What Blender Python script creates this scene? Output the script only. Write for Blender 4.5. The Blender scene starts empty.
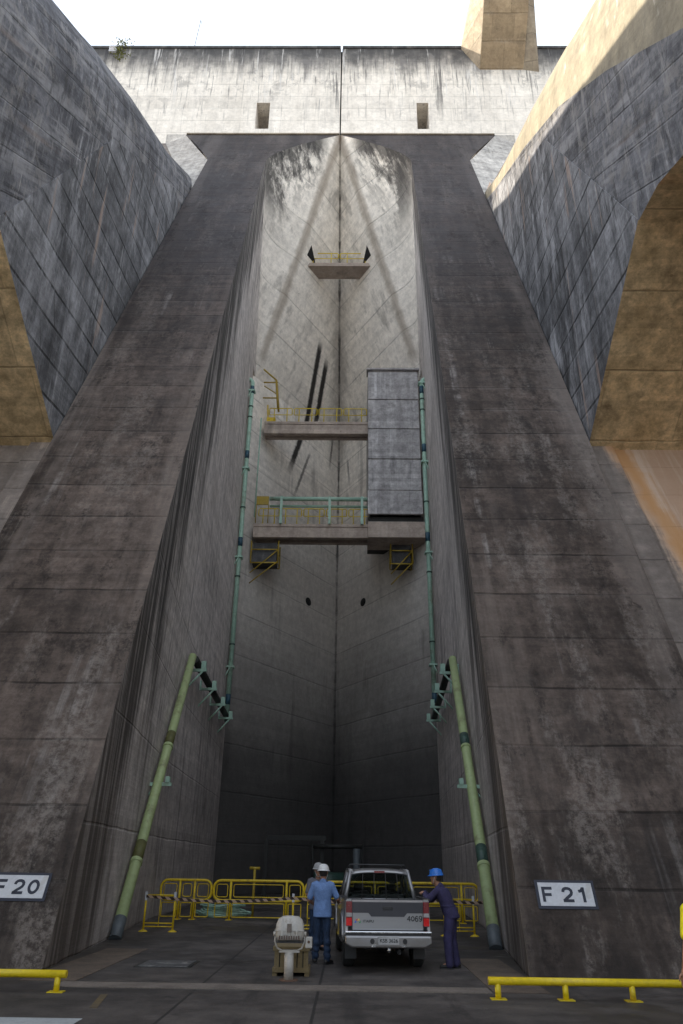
import bpy, bmesh, math, random
from math import sin, cos, pi, radians, sqrt, atan2
from mathutils import Vector, Matrix
random.seed(11)
S = bpy.context.scene
C = S.collection

# ------------------------------------------------------------------ camera, world, sun, exposure
F_PX = 760.0
cam = bpy.data.cameras.new('camera'); camo = bpy.data.objects.new('camera', cam); C.objects.link(camo)
cam.sensor_fit = 'VERTICAL'; cam.sensor_height = 36; cam.sensor_width = 24
cam.lens = F_PX/1024*36; cam.clip_start = .05; cam.clip_end = 3000
PT, YW, RL = radians(24.7), radians(.8), radians(.8)
fv = Vector((-sin(YW)*cos(PT), cos(YW)*cos(PT), sin(PT)))
rv = Vector((cos(YW), sin(YW), 0)); uv = rv.cross(fv)
r2 = rv*cos(RL)+uv*sin(RL); u2 = -rv*sin(RL)+uv*cos(RL)
M = Matrix((r2, u2, -fv)).transposed().to_4x4(); M.translation = (1.05, 0, 1.75)
camo.matrix_world = M
S.camera = camo
S.render.resolution_x = 683; S.render.resolution_y = 1024

SUN = Vector((-.93, .105, .33)).normalized()
SUN_EL = math.asin(SUN.z)
W = bpy.data.worlds.new("World"); S.world = W; W.use_nodes = True
wn = W.node_tree; bg = wn.nodes['Background']
sky = wn.nodes.new('ShaderNodeTexSky'); sky.sky_type = 'NISHITA'; sky.sun_disc = False
sky.sun_elevation = SUN_EL; sky.sun_rotation = atan2(SUN.x, SUN.y)
sky.altitude = 200; sky.air_density = 1.0; sky.dust_density = 2.2; sky.ozone_density = 1.0
# thin bright cloud veil over the clear sky
tc = wn.nodes.new('ShaderNodeTexCoord'); cn = wn.nodes.new('ShaderNodeTexNoise'); cn.inputs['Scale'].default_value = 1.6; cn.inputs['Detail'].default_value = 7; cn.inputs['Roughness'].default_value = .6
wn.links.new(tc.outputs['Generated'], cn.inputs['Vector'])
mr = wn.nodes.new('ShaderNodeMapRange'); mr.inputs[1].default_value = .3; mr.inputs[2].default_value = .7; mr.inputs[3].default_value = .45; mr.inputs[4].default_value = .95
wn.links.new(cn.outputs[0], mr.inputs[0])
cm = wn.nodes.new('ShaderNodeMix'); cm.data_type = 'RGBA'
wn.links.new(mr.outputs[0], cm.inputs[0]); wn.links.new(sky.outputs[0], cm.inputs[6]); cm.inputs[7].default_value = (3.15, 3.35, 3.62, 1)
wn.links.new(cm.outputs[2], bg.inputs[0]); bg.inputs[1].default_value = .12
sl = bpy.data.lights.new('sun', 'SUN'); sl.energy = 2.0; sl.angle = radians(.5); sl.color = (1, .90, .74)
so = bpy.data.objects.new('sun', sl); C.objects.link(so)
so.rotation_euler = (-SUN).to_track_quat('-Z', 'Y').to_euler()
S.view_settings.view_transform = 'Standard'; S.view_settings.look = 'None'
S.view_settings.exposure = 2.2; S.view_settings.gamma = 1
S.view_settings.use_curve_mapping = False
S.cycles.max_bounces = 8; S.cycles.diffuse_bounces = 5

# ------------------------------------------------------------------ node helper
class G:
    def __init__(s, name):
        s.m = bpy.data.materials.new(name); s.m.use_nodes = True; s.t = s.m.node_tree
        s.b = s.t.nodes['Principled BSDF']; s._p = None
    def n(s, k): return s.t.nodes.new('ShaderNode'+k)
    def put(s, sock, v):
        if isinstance(v, bpy.types.NodeSocket): s.t.links.new(v, sock)
        elif isinstance(v, (tuple, list)) and len(v) == 3 and sock.type == 'RGBA': sock.default_value = (*v, 1)
        else: sock.default_value = v
    def ma(s, op, a, b=None, c=None, clamp=False):
        n = s.n('Math'); n.operation = op; n.use_clamp = clamp
        for i, v in enumerate((a, b, c)):
            if v is not None: s.put(n.inputs[i], v)
        return n.outputs[0]
    def add(s, a, b): return s.ma('ADD', a, b)
    def sub(s, a, b): return s.ma('SUBTRACT', a, b)
    def mul(s, a, b): return s.ma('MULTIPLY', a, b)
    def mx(s, a, b): return s.ma('MAXIMUM', a, b)
    def mn(s, a, b): return s.ma('MINIMUM', a, b)
    def ab(s, a): return s.ma('ABSOLUTE', a)
    def rng(s, v, a, b, lo=0., hi=1.):
        n = s.n('MapRange'); n.interpolation_type = 'SMOOTHSTEP'
        for i, q in enumerate((v, a, b, lo, hi)): s.put(n.inputs[i], q)
        return n.outputs[0]
    def xyz(s, obj=False):
        if s._p is None:
            src = s.n('TexCoord').outputs['Object'] if obj else s.n('NewGeometry').outputs['Position']
            sp = s.n('SeparateXYZ'); s.t.links.new(src, sp.inputs[0]); s._p = sp.outputs[:]; s.src = src
        return s._p
    def vec(s, x, y, z):
        n = s.n('CombineXYZ')
        for i, v in enumerate((x, y, z)): s.put(n.inputs[i], v)
        return n.outputs[0]
    def noise(s, v, sc, det=6, ro=.6, dist=0.):
        n = s.n('TexNoise'); s.put(n.inputs['Vector'], v)
        n.inputs['Scale'].default_value = sc; n.inputs['Detail'].default_value = det
        n.inputs['Roughness'].default_value = ro; n.inputs['Distortion'].default_value = dist
        return n.outputs[0]
    def white(s, v):
        n = s.n('TexWhiteNoise'); n.noise_dimensions = '1D'; s.put(n.inputs['W'], v); return n.outputs[0]
    def mix(s, f, a, b, mode='MIX'):
        n = s.n('Mix'); n.data_type = 'RGBA'; n.blend_type = mode; n.clamp_factor = True
        s.put(n.inputs[0], f); s.put(n.inputs[6], a); s.put(n.inputs[7], b); return n.outputs[2]
    def bump(s, h, st=.5, d=.02, nrm=None):
        n = s.n('Bump'); n.inputs['Strength'].default_value = st; n.inputs['Distance'].default_value = d
        s.put(n.inputs['Height'], h)
        if nrm: s.put(n.inputs['Normal'], nrm)
        return n.outputs[0]
    def out(s, col, rough=.9, nrm=None, metal=0., spec=.3):
        s.put(s.b.inputs['Base Color'], col); s.put(s.b.inputs['Roughness'], rough)
        s.put(s.b.inputs['Metallic'], metal); s.put(s.b.inputs['Specular IOR Level'], spec)
        if nrm: s.put(s.b.inputs['Normal'], nrm)
        return s.m

def concrete(name, light, dark, lift=1.3, k=.49, blk=(.02, .02, .022), blk_amt=.5, wht=(.5, .49, .46), wht_amt=.25,
             vj=None, vjw=3.0, joint=.55, liftvar=.25, coord=None, joint_w=.03, streak=1.0, extra=None, bump=.5, bias=0., boards=.27, mott=.5):
    """weathered cast concrete: pour lifts, form joints, run-off streaks, black algae, pale lime bloom"""
    g = G(name); x, y, z = g.xyz(); P = g.src
    yy = g.sub(y, g.mul(z, k))
    sv = g.vec(x, yy, g.mul(z, .075))
    big = g.noise(P, .13, 5, .6)
    mid = g.noise(P, .9, 8, .65)
    fine = g.noise(P, 9, 8, .7)
    st1 = g.noise(sv, 1.1*streak, 8, .62)
    st2 = g.noise(g.vec(g.add(x, 31.), g.add(yy, 17.), g.mul(z, .03)), 3.2*streak, 6, .6)
    f = g.add(g.add(g.mul(big, .6), g.mul(mid, .55)), g.add(g.mul(st1, .75), g.mul(fine, .25)))
    f = g.rng(g.add(f, bias), .84, 1.34)
    col = g.mix(f, dark, light)
    # pour lifts
    c = coord(g, x, y, z) if coord else z
    cw = g.add(c, g.mul(g.sub(g.noise(P, .5, 3), .5), .10))
    q = g.ma('DIVIDE', cw, lift)
    fr = g.ma('FRACT', q); fl = g.ma('FLOOR', q)
    w = joint_w/lift
    edge = g.mn(fr, g.sub(1., fr))
    jl = g.rng(edge, w*.35, w*1.3, 1., 0.)
    thin = g.mul(g.rng(edge, 0., .14, 1., 0.), g.rng(g.noise(sv, 1.9, 5), .5, .68))
    lv = g.white(g.add(fl, 3.7))
    if vj:
        cv = vj(g, x, y, z)
        q2 = g.ma('DIVIDE', g.add(cv, g.mul(g.white(fl), vjw)), vjw)
        f2 = g.ma('FRACT', q2); e2 = g.mn(f2, g.sub(1., f2))
        jl = g.mx(jl, g.mul(g.rng(e2, .012*.35*3/vjw, .012*3/vjw, 1., 0.), .6))
        lv = g.white(g.add(g.mul(fl, 7.3), g.ma('FLOOR', q2)))
    col = g.mix(1., col, g.vec(*(3*[g.add(1.-liftvar*.5, g.mul(lv, liftvar))])), 'MULTIPLY')
    bd = g.white(g.add(g.ma('FLOOR', g.ma('DIVIDE', cw, boards)), 91.3))
    sp = g.noise(P, 2.4, 12, .78)
    vr = g.mul(g.add(1.-mott*.45, g.mul(g.rng(sp, .3, .7), mott*.9)), g.add(1.-mott*.14, g.mul(bd, mott*.28)))
    col = g.mix(1., col, g.vec(vr, vr, vr), 'MULTIPLY')
    # board grain along the pour
    gr = g.noise(g.vec(g.mul(x, .4), g.mul(y, .4), g.mul(c, 9.)), 1.2, 4)
    col = g.mix(g.rng(gr, .35, .7, .22, 0.), col, dark)
    # stains
    bm = g.mul(g.rng(g.add(g.mul(st1, .7), g.mul(g.noise(P, .22, 5), .5)), .63, .76), blk_amt)
    bm = g.mul(bm, g.rng(g.add(st2, g.mul(fine, .4)), .45, .8, .35, 1.))
    col = g.mix(bm, col, blk)
    wm = g.mul(g.mul(g.rng(st2, .52, .68), g.rng(g.noise(P, .3, 6, .7), .48, .62)), wht_amt)
    wm = g.mul(wm, g.rng(g.noise(P, 3, 6, .75), .3, .62))
    col = g.mix(wm, col, wht)
    col = g.mix(g.mul(thin, .35), col, g.mix(.5, light, wht))
    jn = g.mul(g.rng(g.noise(P, .7, 5), .36, .6, .25, 1.), joint)
    col = g.mix(g.mul(jl, jn), col, tuple(v*.25 for v in dark))
    # pock marks
    pk = g.rng(g.noise(P, 5.5, 2, .5), .72, .76)
    col = g.mix(g.mul(pk, .5), col, tuple(v*.4 for v in dark))
    if extra: col = extra(g, x, y, z, col, dict(P=P, st1=st1, st2=st2, mid=mid, fine=fine, big=big, sv=sv))
    h = g.add(g.add(g.mul(fine, .5), g.mul(mid, .8)), g.add(g.mul(jl, -1.2), g.mul(gr, .5)))
    return g.out(col, g.rng(mid, .3, .7, .75, .95), g.bump(h, bump, .03), spec=.25)

def simple(name, col, rough=.5, metal=0., var=.18, dirt=None, dirt_amt=.4, scale=6, spec=.5, bump=.0):
    g = G(name); g.xyz(obj=True); v = g.src
    n1 = g.noise(v, scale, 6, .65); n2 = g.noise(v, scale*6, 5, .6)
    c = g.mix(1., col, g.vec(*(3*[g.rng(g.add(g.mul(n1, .7), g.mul(n2, .3)), .3, .7, 1-var, 1+var)])), 'MULTIPLY')
    if dirt: c = g.mix(g.mul(g.rng(n1, .5, .68), dirt_amt), c, dirt)
    return g.out(c, g.rng(n2, .3, .7, max(.05, rough-.08), min(1, rough+.1)), g.bump(n2, bump, .004) if bump else None, metal, spec)

MT = {}
def st_extra(g, x, y, z, col, d):      # buttress face: pale worn band along the inner arris, black mould near the foot
    ax = g.ab(x)
    inn = g.mul(g.rng(g.add(ax, g.mul(d['mid'], 1.6)), 5.2, 6.6, 1., 0.), g.rng(d['st1'], .40, .62))
    col = g.mix(g.mul(inn, .42), col, (.22, .18, .155))
    out_ = g.mul(g.rng(g.add(ax, g.mul(d['mid'], 1.2)), 8.3, 9.6), g.rng(d['st1'], .38, .6))
    col = g.mix(g.mul(out_, .6), col, (.23, .195, .175))
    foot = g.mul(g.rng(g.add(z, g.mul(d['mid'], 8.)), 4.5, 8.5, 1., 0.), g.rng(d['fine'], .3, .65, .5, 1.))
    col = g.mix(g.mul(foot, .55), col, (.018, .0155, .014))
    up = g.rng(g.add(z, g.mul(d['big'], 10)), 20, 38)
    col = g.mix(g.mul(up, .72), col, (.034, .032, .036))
    a_ = g.noise(g.vec(x, 0., g.mul(z, .35)), .55, 9, .72); b_ = g.noise(d['P'], 6., 9, .8)
    pt_ = g.mul(g.rng(a_, .50, .60), g.rng(b_, .40, .60))
    col = g.mix(g.mul(pt_, g.rng(z, 6., 30., .46, .14)), col, (.27, .235, .21))
    e_ = g.mul(g.rng(g.noise(g.vec(g.add(x, 7.), 0., g.mul(z, .5)), .8, 9, .75), .52, .60), g.rng(g.noise(d['P'], 5., 8, .8), .42, .58))
    col = g.mix(g.mul(e_, .7), col, (.016, .013, .012))
    # a few pale drips on the foot and body
    wd = g.mul(g.rng(g.noise(g.vec(g.mul(x, 1.0), 0., g.mul(z, .05)), 2.3, 6, .7), .62, .72), g.rng(d['mid'], .42, .62))
    return g.mix(g.mul(wd, .35), col, (.30, .28, .26))
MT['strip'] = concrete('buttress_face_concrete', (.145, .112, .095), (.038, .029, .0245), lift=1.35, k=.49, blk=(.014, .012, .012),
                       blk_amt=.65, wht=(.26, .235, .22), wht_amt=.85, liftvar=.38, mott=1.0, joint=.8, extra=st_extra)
def sw_extra(g, x, y, z, col, d):      # side walls: black run-off beside the front arris
    e = g.sub(g.sub(y, g.mul(z, .49)), 14.8)
    nz = g.noise(g.vec(g.mul(y, 1.0), 0., g.mul(z, .10)), .9, 7, .65)
    k = g.mul(g.rng(g.add(e, g.mul(g.sub(nz, .5), 13.)), 2.0, 5.0, 1., 0.), g.rng(d['st2'], .36, .55, .55, 1.))
    col = g.mix(g.mul(k, .93), col, (.028, .027, .027))
    b = g.mul(g.rng(g.add(z, g.mul(nz, 8.)), 4., 14., 1., 0.), .35)
    col = g.mix(b, col, (.18, .145, .125))
    l = g.rng(g.noise(g.vec(g.mul(y, 2.2), 0., g.mul(z, .05)), 1., 7, .7), .56, .68)
    l2 = g.rng(g.noise(g.vec(g.add(g.mul(y, 1.7), 40.), 0., g.mul(z, .06)), 1., 8, .72), .55, .64)
    col = g.mix(g.mul(l2, .6), col, (.10, .095, .09))
    return g.mix(g.mul(l, .7), col, (.68, .64, .61))
MT['side'] = concrete('buttress_side_concrete', (.70, .65, .625), (.34, .31, .295), bias=.12, mott=.7, lift=2.4, k=0, blk=(.03, .03, .032), blk_amt=.6,
                      wht=(.45, .43, .41), wht_amt=.35, liftvar=.1, joint=.25, streak=1.3, extra=sw_extra)
STREAKS = ((-1.40, 38.6, -3.55, 27.4, .19, .97), (-.95, 37.9, -2.05, 32.2, .19, .97), (-2.15, 30.6, -3.2, 25.6, .10, .7), (-.5, 33.6, -.75, 30.4, .10, .7), (.7, 31.5, .9, 28.9, .10, .6))
def v_extra(g, x, y, z, col, d):
    P = d['P']
    # contraction joint on the axis
    j = g.rng(g.add(g.ab(x), g.mul(g.sub(d['mid'], .5), .25)), .03, .13, 1., 0.)
    j = g.mul(j, g.rng(g.noise(g.vec(0., 0., z), .35, 5, .7), .40, .58, .2, 1.))
    col = g.mix(g.mul(j, .85), col, (.035, .033, .032))
    jb = g.mul(g.rng(g.add(g.ab(x), g.mul(g.sub(d['st1'], .5), 2.2)), .1, .9, 1., 0.), g.rng(g.ab(g.sub(z, 37.)), 0., 9., .8, .15))
    col = g.mix(g.mul(jb, .55), col, (.07, .062, .056))
    # two black leak streaks on the left face, and one on the right
    for (x0, z0, x1, z1, wd, a) in STREAKS:
        t = (x1-x0)/(z1-z0)
        dx = g.ab(g.sub(g.sub(x, x0), g.mul(g.sub(z, z0), t)))
        dx = g.add(dx, g.mul(g.ab(g.sub(g.noise(P, 1.6, 7, .75), .5)), .28))
        mk = g.mul(g.rng(dx, wd*.5, wd*1.1, 1., 0.), g.mul(g.rng(z, z1-.6, z1+1.8), g.rng(z, z0-.8, z0+.2, 1., 0.)))
        col = g.mix(g.mul(mk, a), col, (.014, .013, .014))
    # dark flecks on the haunch below the shoulder
    hz = g.mul(g.rng(g.add(z, g.mul(g.ab(x), .9)), 46.5, 50.5), g.rng(g.noise(g.vec(g.add(g.mul(x, 1.), g.mul(z, .45 )), y, g.mul(z, .25)), 1.4, 7, .72), .47, .56))
    hz = g.mul(hz, g.rng(g.ab(x), .8, 2.2))
    col = g.mix(g.mul(hz, .8), col, (.07, .068, .07))
    tz = g.ma('POWER', g.mx(g.mul(g.sub(z, 44.9), 1/6.2), 0.), 1.6)
    ed = g.sub(g.mul(g.sub(1., tz), 4.91), g.ab(x))           # algae hanging from the shoulder arris
    sn = g.noise(g.vec(g.add(g.mul(x, .9), g.mul(z, .35)), g.mul(y, .4), g.mul(z, .30)), 1.5, 9, .75)
    am = g.mul(g.rng(g.add(ed, g.mul(g.sub(sn, .5), 7.)), .2, 1.5, 1., 0.), g.mul(g.rng(z, 41., 45.), g.rng(g.ab(x), .5, 1.6)))
    col = g.mix(g.mul(am, .85), col, (.045, .043, .044))
    # rusty-brown bands along the two creases
    for sgn in (-1., 1.):
        cx = g.mul(g.sub(51.1, z), 5.85/18.1)
        dd = g.ab(g.sub(g.mul(x, sgn), cx))
        bnd = g.mul(g.rng(g.add(dd, g.mul(g.sub(d['mid'], .5), .4)), .08, .34, 1., 0.), g.rng(z, 33.5, 35.))
        col = g.mix(g.mul(bnd, .55), col, (.21, .16, .115))
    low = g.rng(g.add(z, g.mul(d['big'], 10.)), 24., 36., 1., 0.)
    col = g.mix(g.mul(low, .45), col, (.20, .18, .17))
    vshade = g.rng(g.add(z, g.mul(d['big'], 8.)), 9., 23., 1., 0.)  # shade of the deep chamber painted into the colour, darker towards the foot
    return g.mix(g.mul(vshade, .88), col, (.030, .029, .031))
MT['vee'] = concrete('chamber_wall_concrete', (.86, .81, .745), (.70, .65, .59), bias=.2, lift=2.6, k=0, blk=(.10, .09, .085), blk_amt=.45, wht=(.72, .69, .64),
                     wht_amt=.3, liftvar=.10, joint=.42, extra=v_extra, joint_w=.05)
P_ = lambda g, x, y, z: g.src
def cr_extra(g, x, y, z, col, d):
    nz = g.noise(g.vec(g.mul(x, 1.2), y, g.mul(z, .12)), 1.3, 8, .68)
    t = g.add(g.sub(61.4, z), g.mul(g.sub(.5, nz), 11.))
    col = g.mix(g.mul(g.rng(t, .3, 4.6, 1., 0.), .75), col, (.10, .098, .10))
    t2 = g.add(g.sub(61.2, z), g.mul(g.sub(.5, d['mid']), 5.))
    col = g.mix(g.mul(g.rng(t2, .2, 3.6, 1., 0.), .85), col, (.05, .05, .053))
    lg = g.rng(g.noise(g.vec(g.mul(x, 1.0), y, g.mul(z, .05)), 6.5, 5, .6), .55, .66)
    col = g.mix(g.mul(lg, g.rng(g.add(z, g.mul(nz, 9.)), 54., 63., .10, .75)), col, (.13, .125, .125))
    pd = g.rng(g.noise(P_(g, x, y, z), .5, 8, .75), .54, .62)
    col = g.mix(g.mul(pd, g.rng(z, 52., 60., .15, .6)), col, (.20, .19, .185))
    wv = g.mul(g.rng(g.noise(g.vec(g.mul(x, 1.), y, g.mul(z, .07)), 2.9, 6, .65), .58, .66), g.rng(z, 53., 58.))
    col = g.mix(g.mul(wv, .7), col, (.62, .60, .58))
    dr = g.mul(g.rng(g.noise(g.vec(g.mul(x, 1.0), y, g.mul(z, .04)), 1.7, 5, .6), .60, .67), g.rng(g.add(z, g.mul(nz, 6.)), 55., 60.))
    return g.mix(g.mul(dr, .75), col, (.05, .05, .055))
MT['crest'] = concrete('crest_wall_concrete', (.82, .765, .69), (.64, .59, .525), lift=1.35, k=0, blk=(.12, .115, .115), blk_amt=.25, wht=(.8, .78, .74), wht_amt=.3, mott=.35,
                       vj=lambda g, x, y, z: x, vjw=5.2, liftvar=.04, boards=1.35, joint=.35, extra=cr_extra)
PX = lambda g, x, y, z: g.sub(g.mul(z, cos(.611)), g.mul(y, sin(.611)))
PXu = lambda g, x, y, z: g.add(g.mul(z, sin(.611)), g.mul(y, cos(.611)))
def axial(a):
    def f(g, x, y, z, col, d):
        ya = g.add(g.mul(z, sin(.611)), g.mul(y, cos(.611))); n_ = g.sub(g.mul(z, cos(.611)), g.mul(y, sin(.611)))
        s_ = g.noise(g.vec(x, g.mul(ya, .09), n_), 1.6, 8, .68)
        s2 = g.noise(g.vec(g.add(x, 9.), g.mul(ya, .05), n_), 3.6, 6, .65)
        pa = g.rng(g.noise(d['P'], .3, 6, .65), .40, .62, .2, 1.)
        col = g.mix(g.mul(g.mul(g.rng(s_, .50, .60), pa), a*.9), col, (.31, .305, .315))
        col = g.mix(g.mul(g.mul(g.rng(s2, .52, .62), g.sub(1.25, pa)), a), col, (.030, .029, .032))
        dr = g.noise(g.vec(x, y, g.mul(z, .16)), 1.8, 10, .75)
        col = g.mix(g.mul(g.rng(dr, .54, .62), .55), col, (.30, .29, .285))
        col = g.mix(g.mul(g.rng(dr, .46, .38), .6), col, (.035, .033, .033))
        gp = g.mul(g.rng(g.noise(d['P'], 1.3, 10, .8), .52, .60), .5)
        col = g.mix(gp, col, (.24, .225, .215))
        v = g.mul(g.rng(g.noise(d['sv'], 1.5, 6, .7), .66, .70), g.rng(d['mid'], .45, .55))
        col = g.mix(g.mul(v, .8), col, (.62, .58, .55))
        r = g.rng(g.noise(g.vec(x, g.mul(ya, .06), n_), 1.1, 5), .60, .70)
        return g.mix(g.mul(r, .35), col, (.20, .13, .09))
    return f
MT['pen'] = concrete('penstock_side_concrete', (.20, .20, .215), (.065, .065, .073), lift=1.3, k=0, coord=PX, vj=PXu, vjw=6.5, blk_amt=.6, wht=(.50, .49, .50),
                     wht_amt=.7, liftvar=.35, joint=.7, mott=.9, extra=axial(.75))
def sad_extra(g, x, y, z, col, d):     # run-off streaks straight down the saddle, black and pale, in uneven clusters
    a = g.noise(g.vec(x, y, g.mul(z, .20)), 1.1, 10, .75); b = g.noise(g.vec(g.add(x, 5.), g.add(y, 8.), g.mul(z, .14)), 1.9, 10, .75)
    cl = g.rng(g.noise(d['P'], .24, 4, .6), .40, .62, .15, 1.); side = g.rng(x, -1., 1., .55, 1.)
    col = g.mix(g.mul(g.mul(g.rng(a, .50, .62), side), g.mul(cl, .85)), col, (.42, .42, .44))
    cl2 = g.rng(g.noise(d['P'], .33, 4, .6), .38, .58, 1., .2)
    col = g.mix(g.mul(g.mul(g.rng(b, .48, .60), side), g.mul(cl2, .9)), col, (.026, .025, .025))
    r = g.mul(g.rng(g.noise(g.vec(x, y, g.mul(z, .08)), 1.9, 5, .6), .60, .67), .55)
    return g.mix(r, col, (.40, .29, .23))
MT['corbel'] = concrete('penstock_saddle_concrete', (.29, .29, .305), (.075, .075, .08), lift=1.25, k=0, coord=lambda g, x, y, z: g.sub(z, g.mul(y, .14)), vj=lambda g, x, y, z: g.add(y, g.mul(z, .5)), vjw=5,
                        blk_amt=.8, wht=(.45, .45, .46), wht_amt=.7, liftvar=.55, joint=.95, extra=sad_extra, joint_w=.06, mott=.9)
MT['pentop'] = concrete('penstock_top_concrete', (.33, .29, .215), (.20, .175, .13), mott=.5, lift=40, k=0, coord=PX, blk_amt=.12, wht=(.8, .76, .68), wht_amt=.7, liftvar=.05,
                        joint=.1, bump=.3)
MT['under'] = concrete('penstock_soffit_concrete', (.78, .61, .38), (.46, .34, .19), boards=.30, mott=1.0, lift=2.2, k=0, coord=lambda g, x, y, z: y, vj=lambda g, x, y, z: x, vjw=2.6,
                       blk=(.09, .06, .03), blk_amt=.6, wht=(.55, .42, .26), wht_amt=.2, liftvar=.18, joint=.5)
def rc_extra(g, x, y, z, col, d):
    nz = g.noise(g.vec(x, 0., g.mul(z, .07)), 1.3, 7, .7)
    th = g.add(g.add(g.ab(x), g.mul(g.sub(nz, .5), 1.3)), g.add(g.mul(g.sub(d['mid'], .5), .9), g.mul(g.sub(z, 15.), .13)))
    o = g.rng(th, 9.2, 9.6); r_ = g.rng(x, 0., 1.)
    col = g.mix(g.mul(r_, g.mul(o, .85)), col, (.56, .38, .265))
    col = g.mix(g.mul(g.mul(r_, o), g.mul(g.rng(nz, .46, .60), .7)), col, (.66, .53, .43))
    s_ = g.mul(g.rng(g.ab(g.sub(th, 9.9)), .1, .55, 1., 0.), r_)
    return g.mix(g.mul(s_, .75), col, (.52, .27, .10))
MT['recess'] = concrete('dam_slope_concrete', (.30, .26, .235), (.16, .135, .12), lift=1.35, k=.49, blk_amt=.5, wht=(.5, .42, .36), wht_amt=.7, liftvar=.2, extra=rc_extra)
MT['gut'] = concrete('gutter_concrete', (.36, .31, .28), (.20, .17, .155), lift=2.7, k=.49, blk_amt=.4, wht=(.55, .48, .42), wht_amt=.7, liftvar=.2)
MT['tower'] = concrete('shaft_concrete', (.60, .58, .58), (.30, .285, .285), lift=50, k=0, blk_amt=.7, wht=(.70, .69, .70), wht_amt=.9, liftvar=.0, mott=.8, joint=0, streak=1.6)
MT['darkcon'] = concrete('algae_black_concrete', (.12, .12, .125), (.05, .05, .052), lift=30, k=0, joint=0)
MT['haunch'] = concrete('haunch_concrete', (.62, .58, .53), (.30, .28, .26), lift=1.4, k=.3, blk=(.08, .075, .07), blk_amt=.85, wht_amt=.4, mott=.8, streak=2.2)
MT['slab'] = concrete('platform_concrete', (.50, .42, .36), (.32, .26, .22), lift=8, k=0, blk_amt=.4, wht_amt=.2, joint=.1)
MT['bracket'] = concrete('bracket_concrete', (.38, .33, .255), (.24, .20, .155), lift=1.4, k=0, blk_amt=.3, wht_amt=.3, vj=lambda g, x, y, z: x, vjw=1.7, joint=.35)
MT['bunder'] = concrete('bracket_soffit_concrete', (.42, .33, .22), (.29, .22, .145), lift=1.3, k=0, blk_amt=.4, wht_amt=.2, joint=.5, vj=lambda g, x, y, z: x, vjw=1.7)

def floor_mat():
    g = G('deck_concrete'); x, y, z = g.xyz(); P = g.src
    big = g.noise(P, .35, 7, .65); mid = g.noise(P, 1.8, 8, .68); fine = g.noise(P, 30, 6, .7)
    col = g.mix(g.rng(g.add(g.mul(big, .6), g.add(g.mul(mid, .5), g.mul(fine, .2))), .5, .85), (.030, .026, .0245), (.108, .094, .086))
    # slabs of slightly different age
    sx = g.ma('FLOOR', g.ma('DIVIDE', g.add(x, 1.2), 1.8)); sy = g.ma('FLOOR', g.ma('DIVIDE', g.sub(y, 13.2), 4.6))
    lv = g.white(g.add(g.mul(sx, 3.1), g.mul(sy, 11.7)))
    col = g.mix(1., col, g.vec(*(3*[g.add(.82, g.mul(lv, .36))])), 'MULTIPLY')
    for x0 in (-1.2, .62):
        d_ = g.ab(g.sub(g.add(x, g.mul(g.sub(mid, .5), .03)), x0))
        col = g.mix(g.rng(d_, .012, .03, .85, 0.), col, (.012, .011, .011))
    for y0 in (17.8, 22.4, 27.0, 31.6, 9.5):
        d_ = g.ab(g.sub(y, y0)); col = g.mix(g.rng(d_, .012, .035, .7, 0.), col, (.013, .012, .012))
    for x0, w0 in ((1.05, .13), (2.45, .13), (-.35, .10), (4.6, .12)):
        tx = g.ab(g.sub(g.sub(x, g.mul(g.sub(y, 14.), -.03)), x0))
        tm = g.mul(g.rng(tx, w0*.5, w0*1.4, 1., 0.), g.rng(g.noise(g.vec(g.mul(x, 2.), g.mul(y, .3), 0.), 1.3, 6, .7), .42, .6))
        col = g.mix(g.mul(tm, .6), col, (.016, .014, .014))
    wb = g.mul(g.rng(g.add(g.ab(g.sub(g.ab(x), 4.2)), g.mul(mid, .7)), .35, .75, 1., 0.), .6)
    col = g.mix(wb, col, (.035, .028, .022))
    # pale scuffs, damp patches
    sc = g.mul(g.rng(g.noise(g.vec(g.mul(x, .6), g.mul(y, 1.), 0.), 1.7, 7, .75), .60, .68), g.rng(fine, .4, .6))
    col = g.mix(g.mul(sc, .35), col, (.19, .18, .17))
    wet = g.rng(g.noise(P, .28, 4, .6), .54, .62)
    col = g.mix(g.mul(wet, .45), col, (.022, .020, .020))
    oil = g.rng(g.noise(P, 1.1, 3, .5), .66, .70)
    col = g.mix(g.mul(oil, .5), col, (.014, .013, .013))
    h = g.add(g.mul(fine, .5), mid)
    return g.out(col, g.rng(wet, 0., 1., .82, .5), g.bump(h, .35, .01), spec=.35)
MT['floor'] = floor_mat()
def paint_strip(name, a, b, amt=.6):
    g = G(name); g.xyz(); P = g.src
    n = g.noise(P, 2.2, 8, .7); f = g.noise(P, 26, 5, .7)
    return g.out(g.mix(g.rng(g.add(g.mul(n, .7), g.mul(f, .4)), .4, .75), b, a), .85, g.bump(f, .4, .006))
MT['band'] = paint_strip('channel_cover_concrete', (.21, .18, .155), (.11, .094, .082))
MT['beige'] = paint_strip('apron_concrete', (.15, .114, .086), (.07, .055, .045))
MT['pale'] = paint_strip('pale_bounce_ground', (.52, .48, .42), (.40, .37, .32))
MT['wpaint'] = paint_strip('white_road_paint', (.42, .45, .47), (.28, .30, .31))
MT['ypaint'] = paint_strip('worn_yellow_paint', (.15, .105, .04), (.07, .06, .05))
MT['hatch'] = simple('hatch_steel', (.12, .12, .125), .45, .4, dirt=(.38, .37, .36), dirt_amt=.9, scale=3)
MT['yellow'] = simple('yellow_enamel', (.64, .45, .010), .5, dirt=(.20, .11, .02), dirt_amt=.6, scale=5, bump=.2)
MT['yellow2'] = simple('yellow_enamel_clean', (.66, .50, .008), .42, dirt=(.30, .19, .03), dirt_amt=.6, bump=.2, scale=4)
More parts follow.
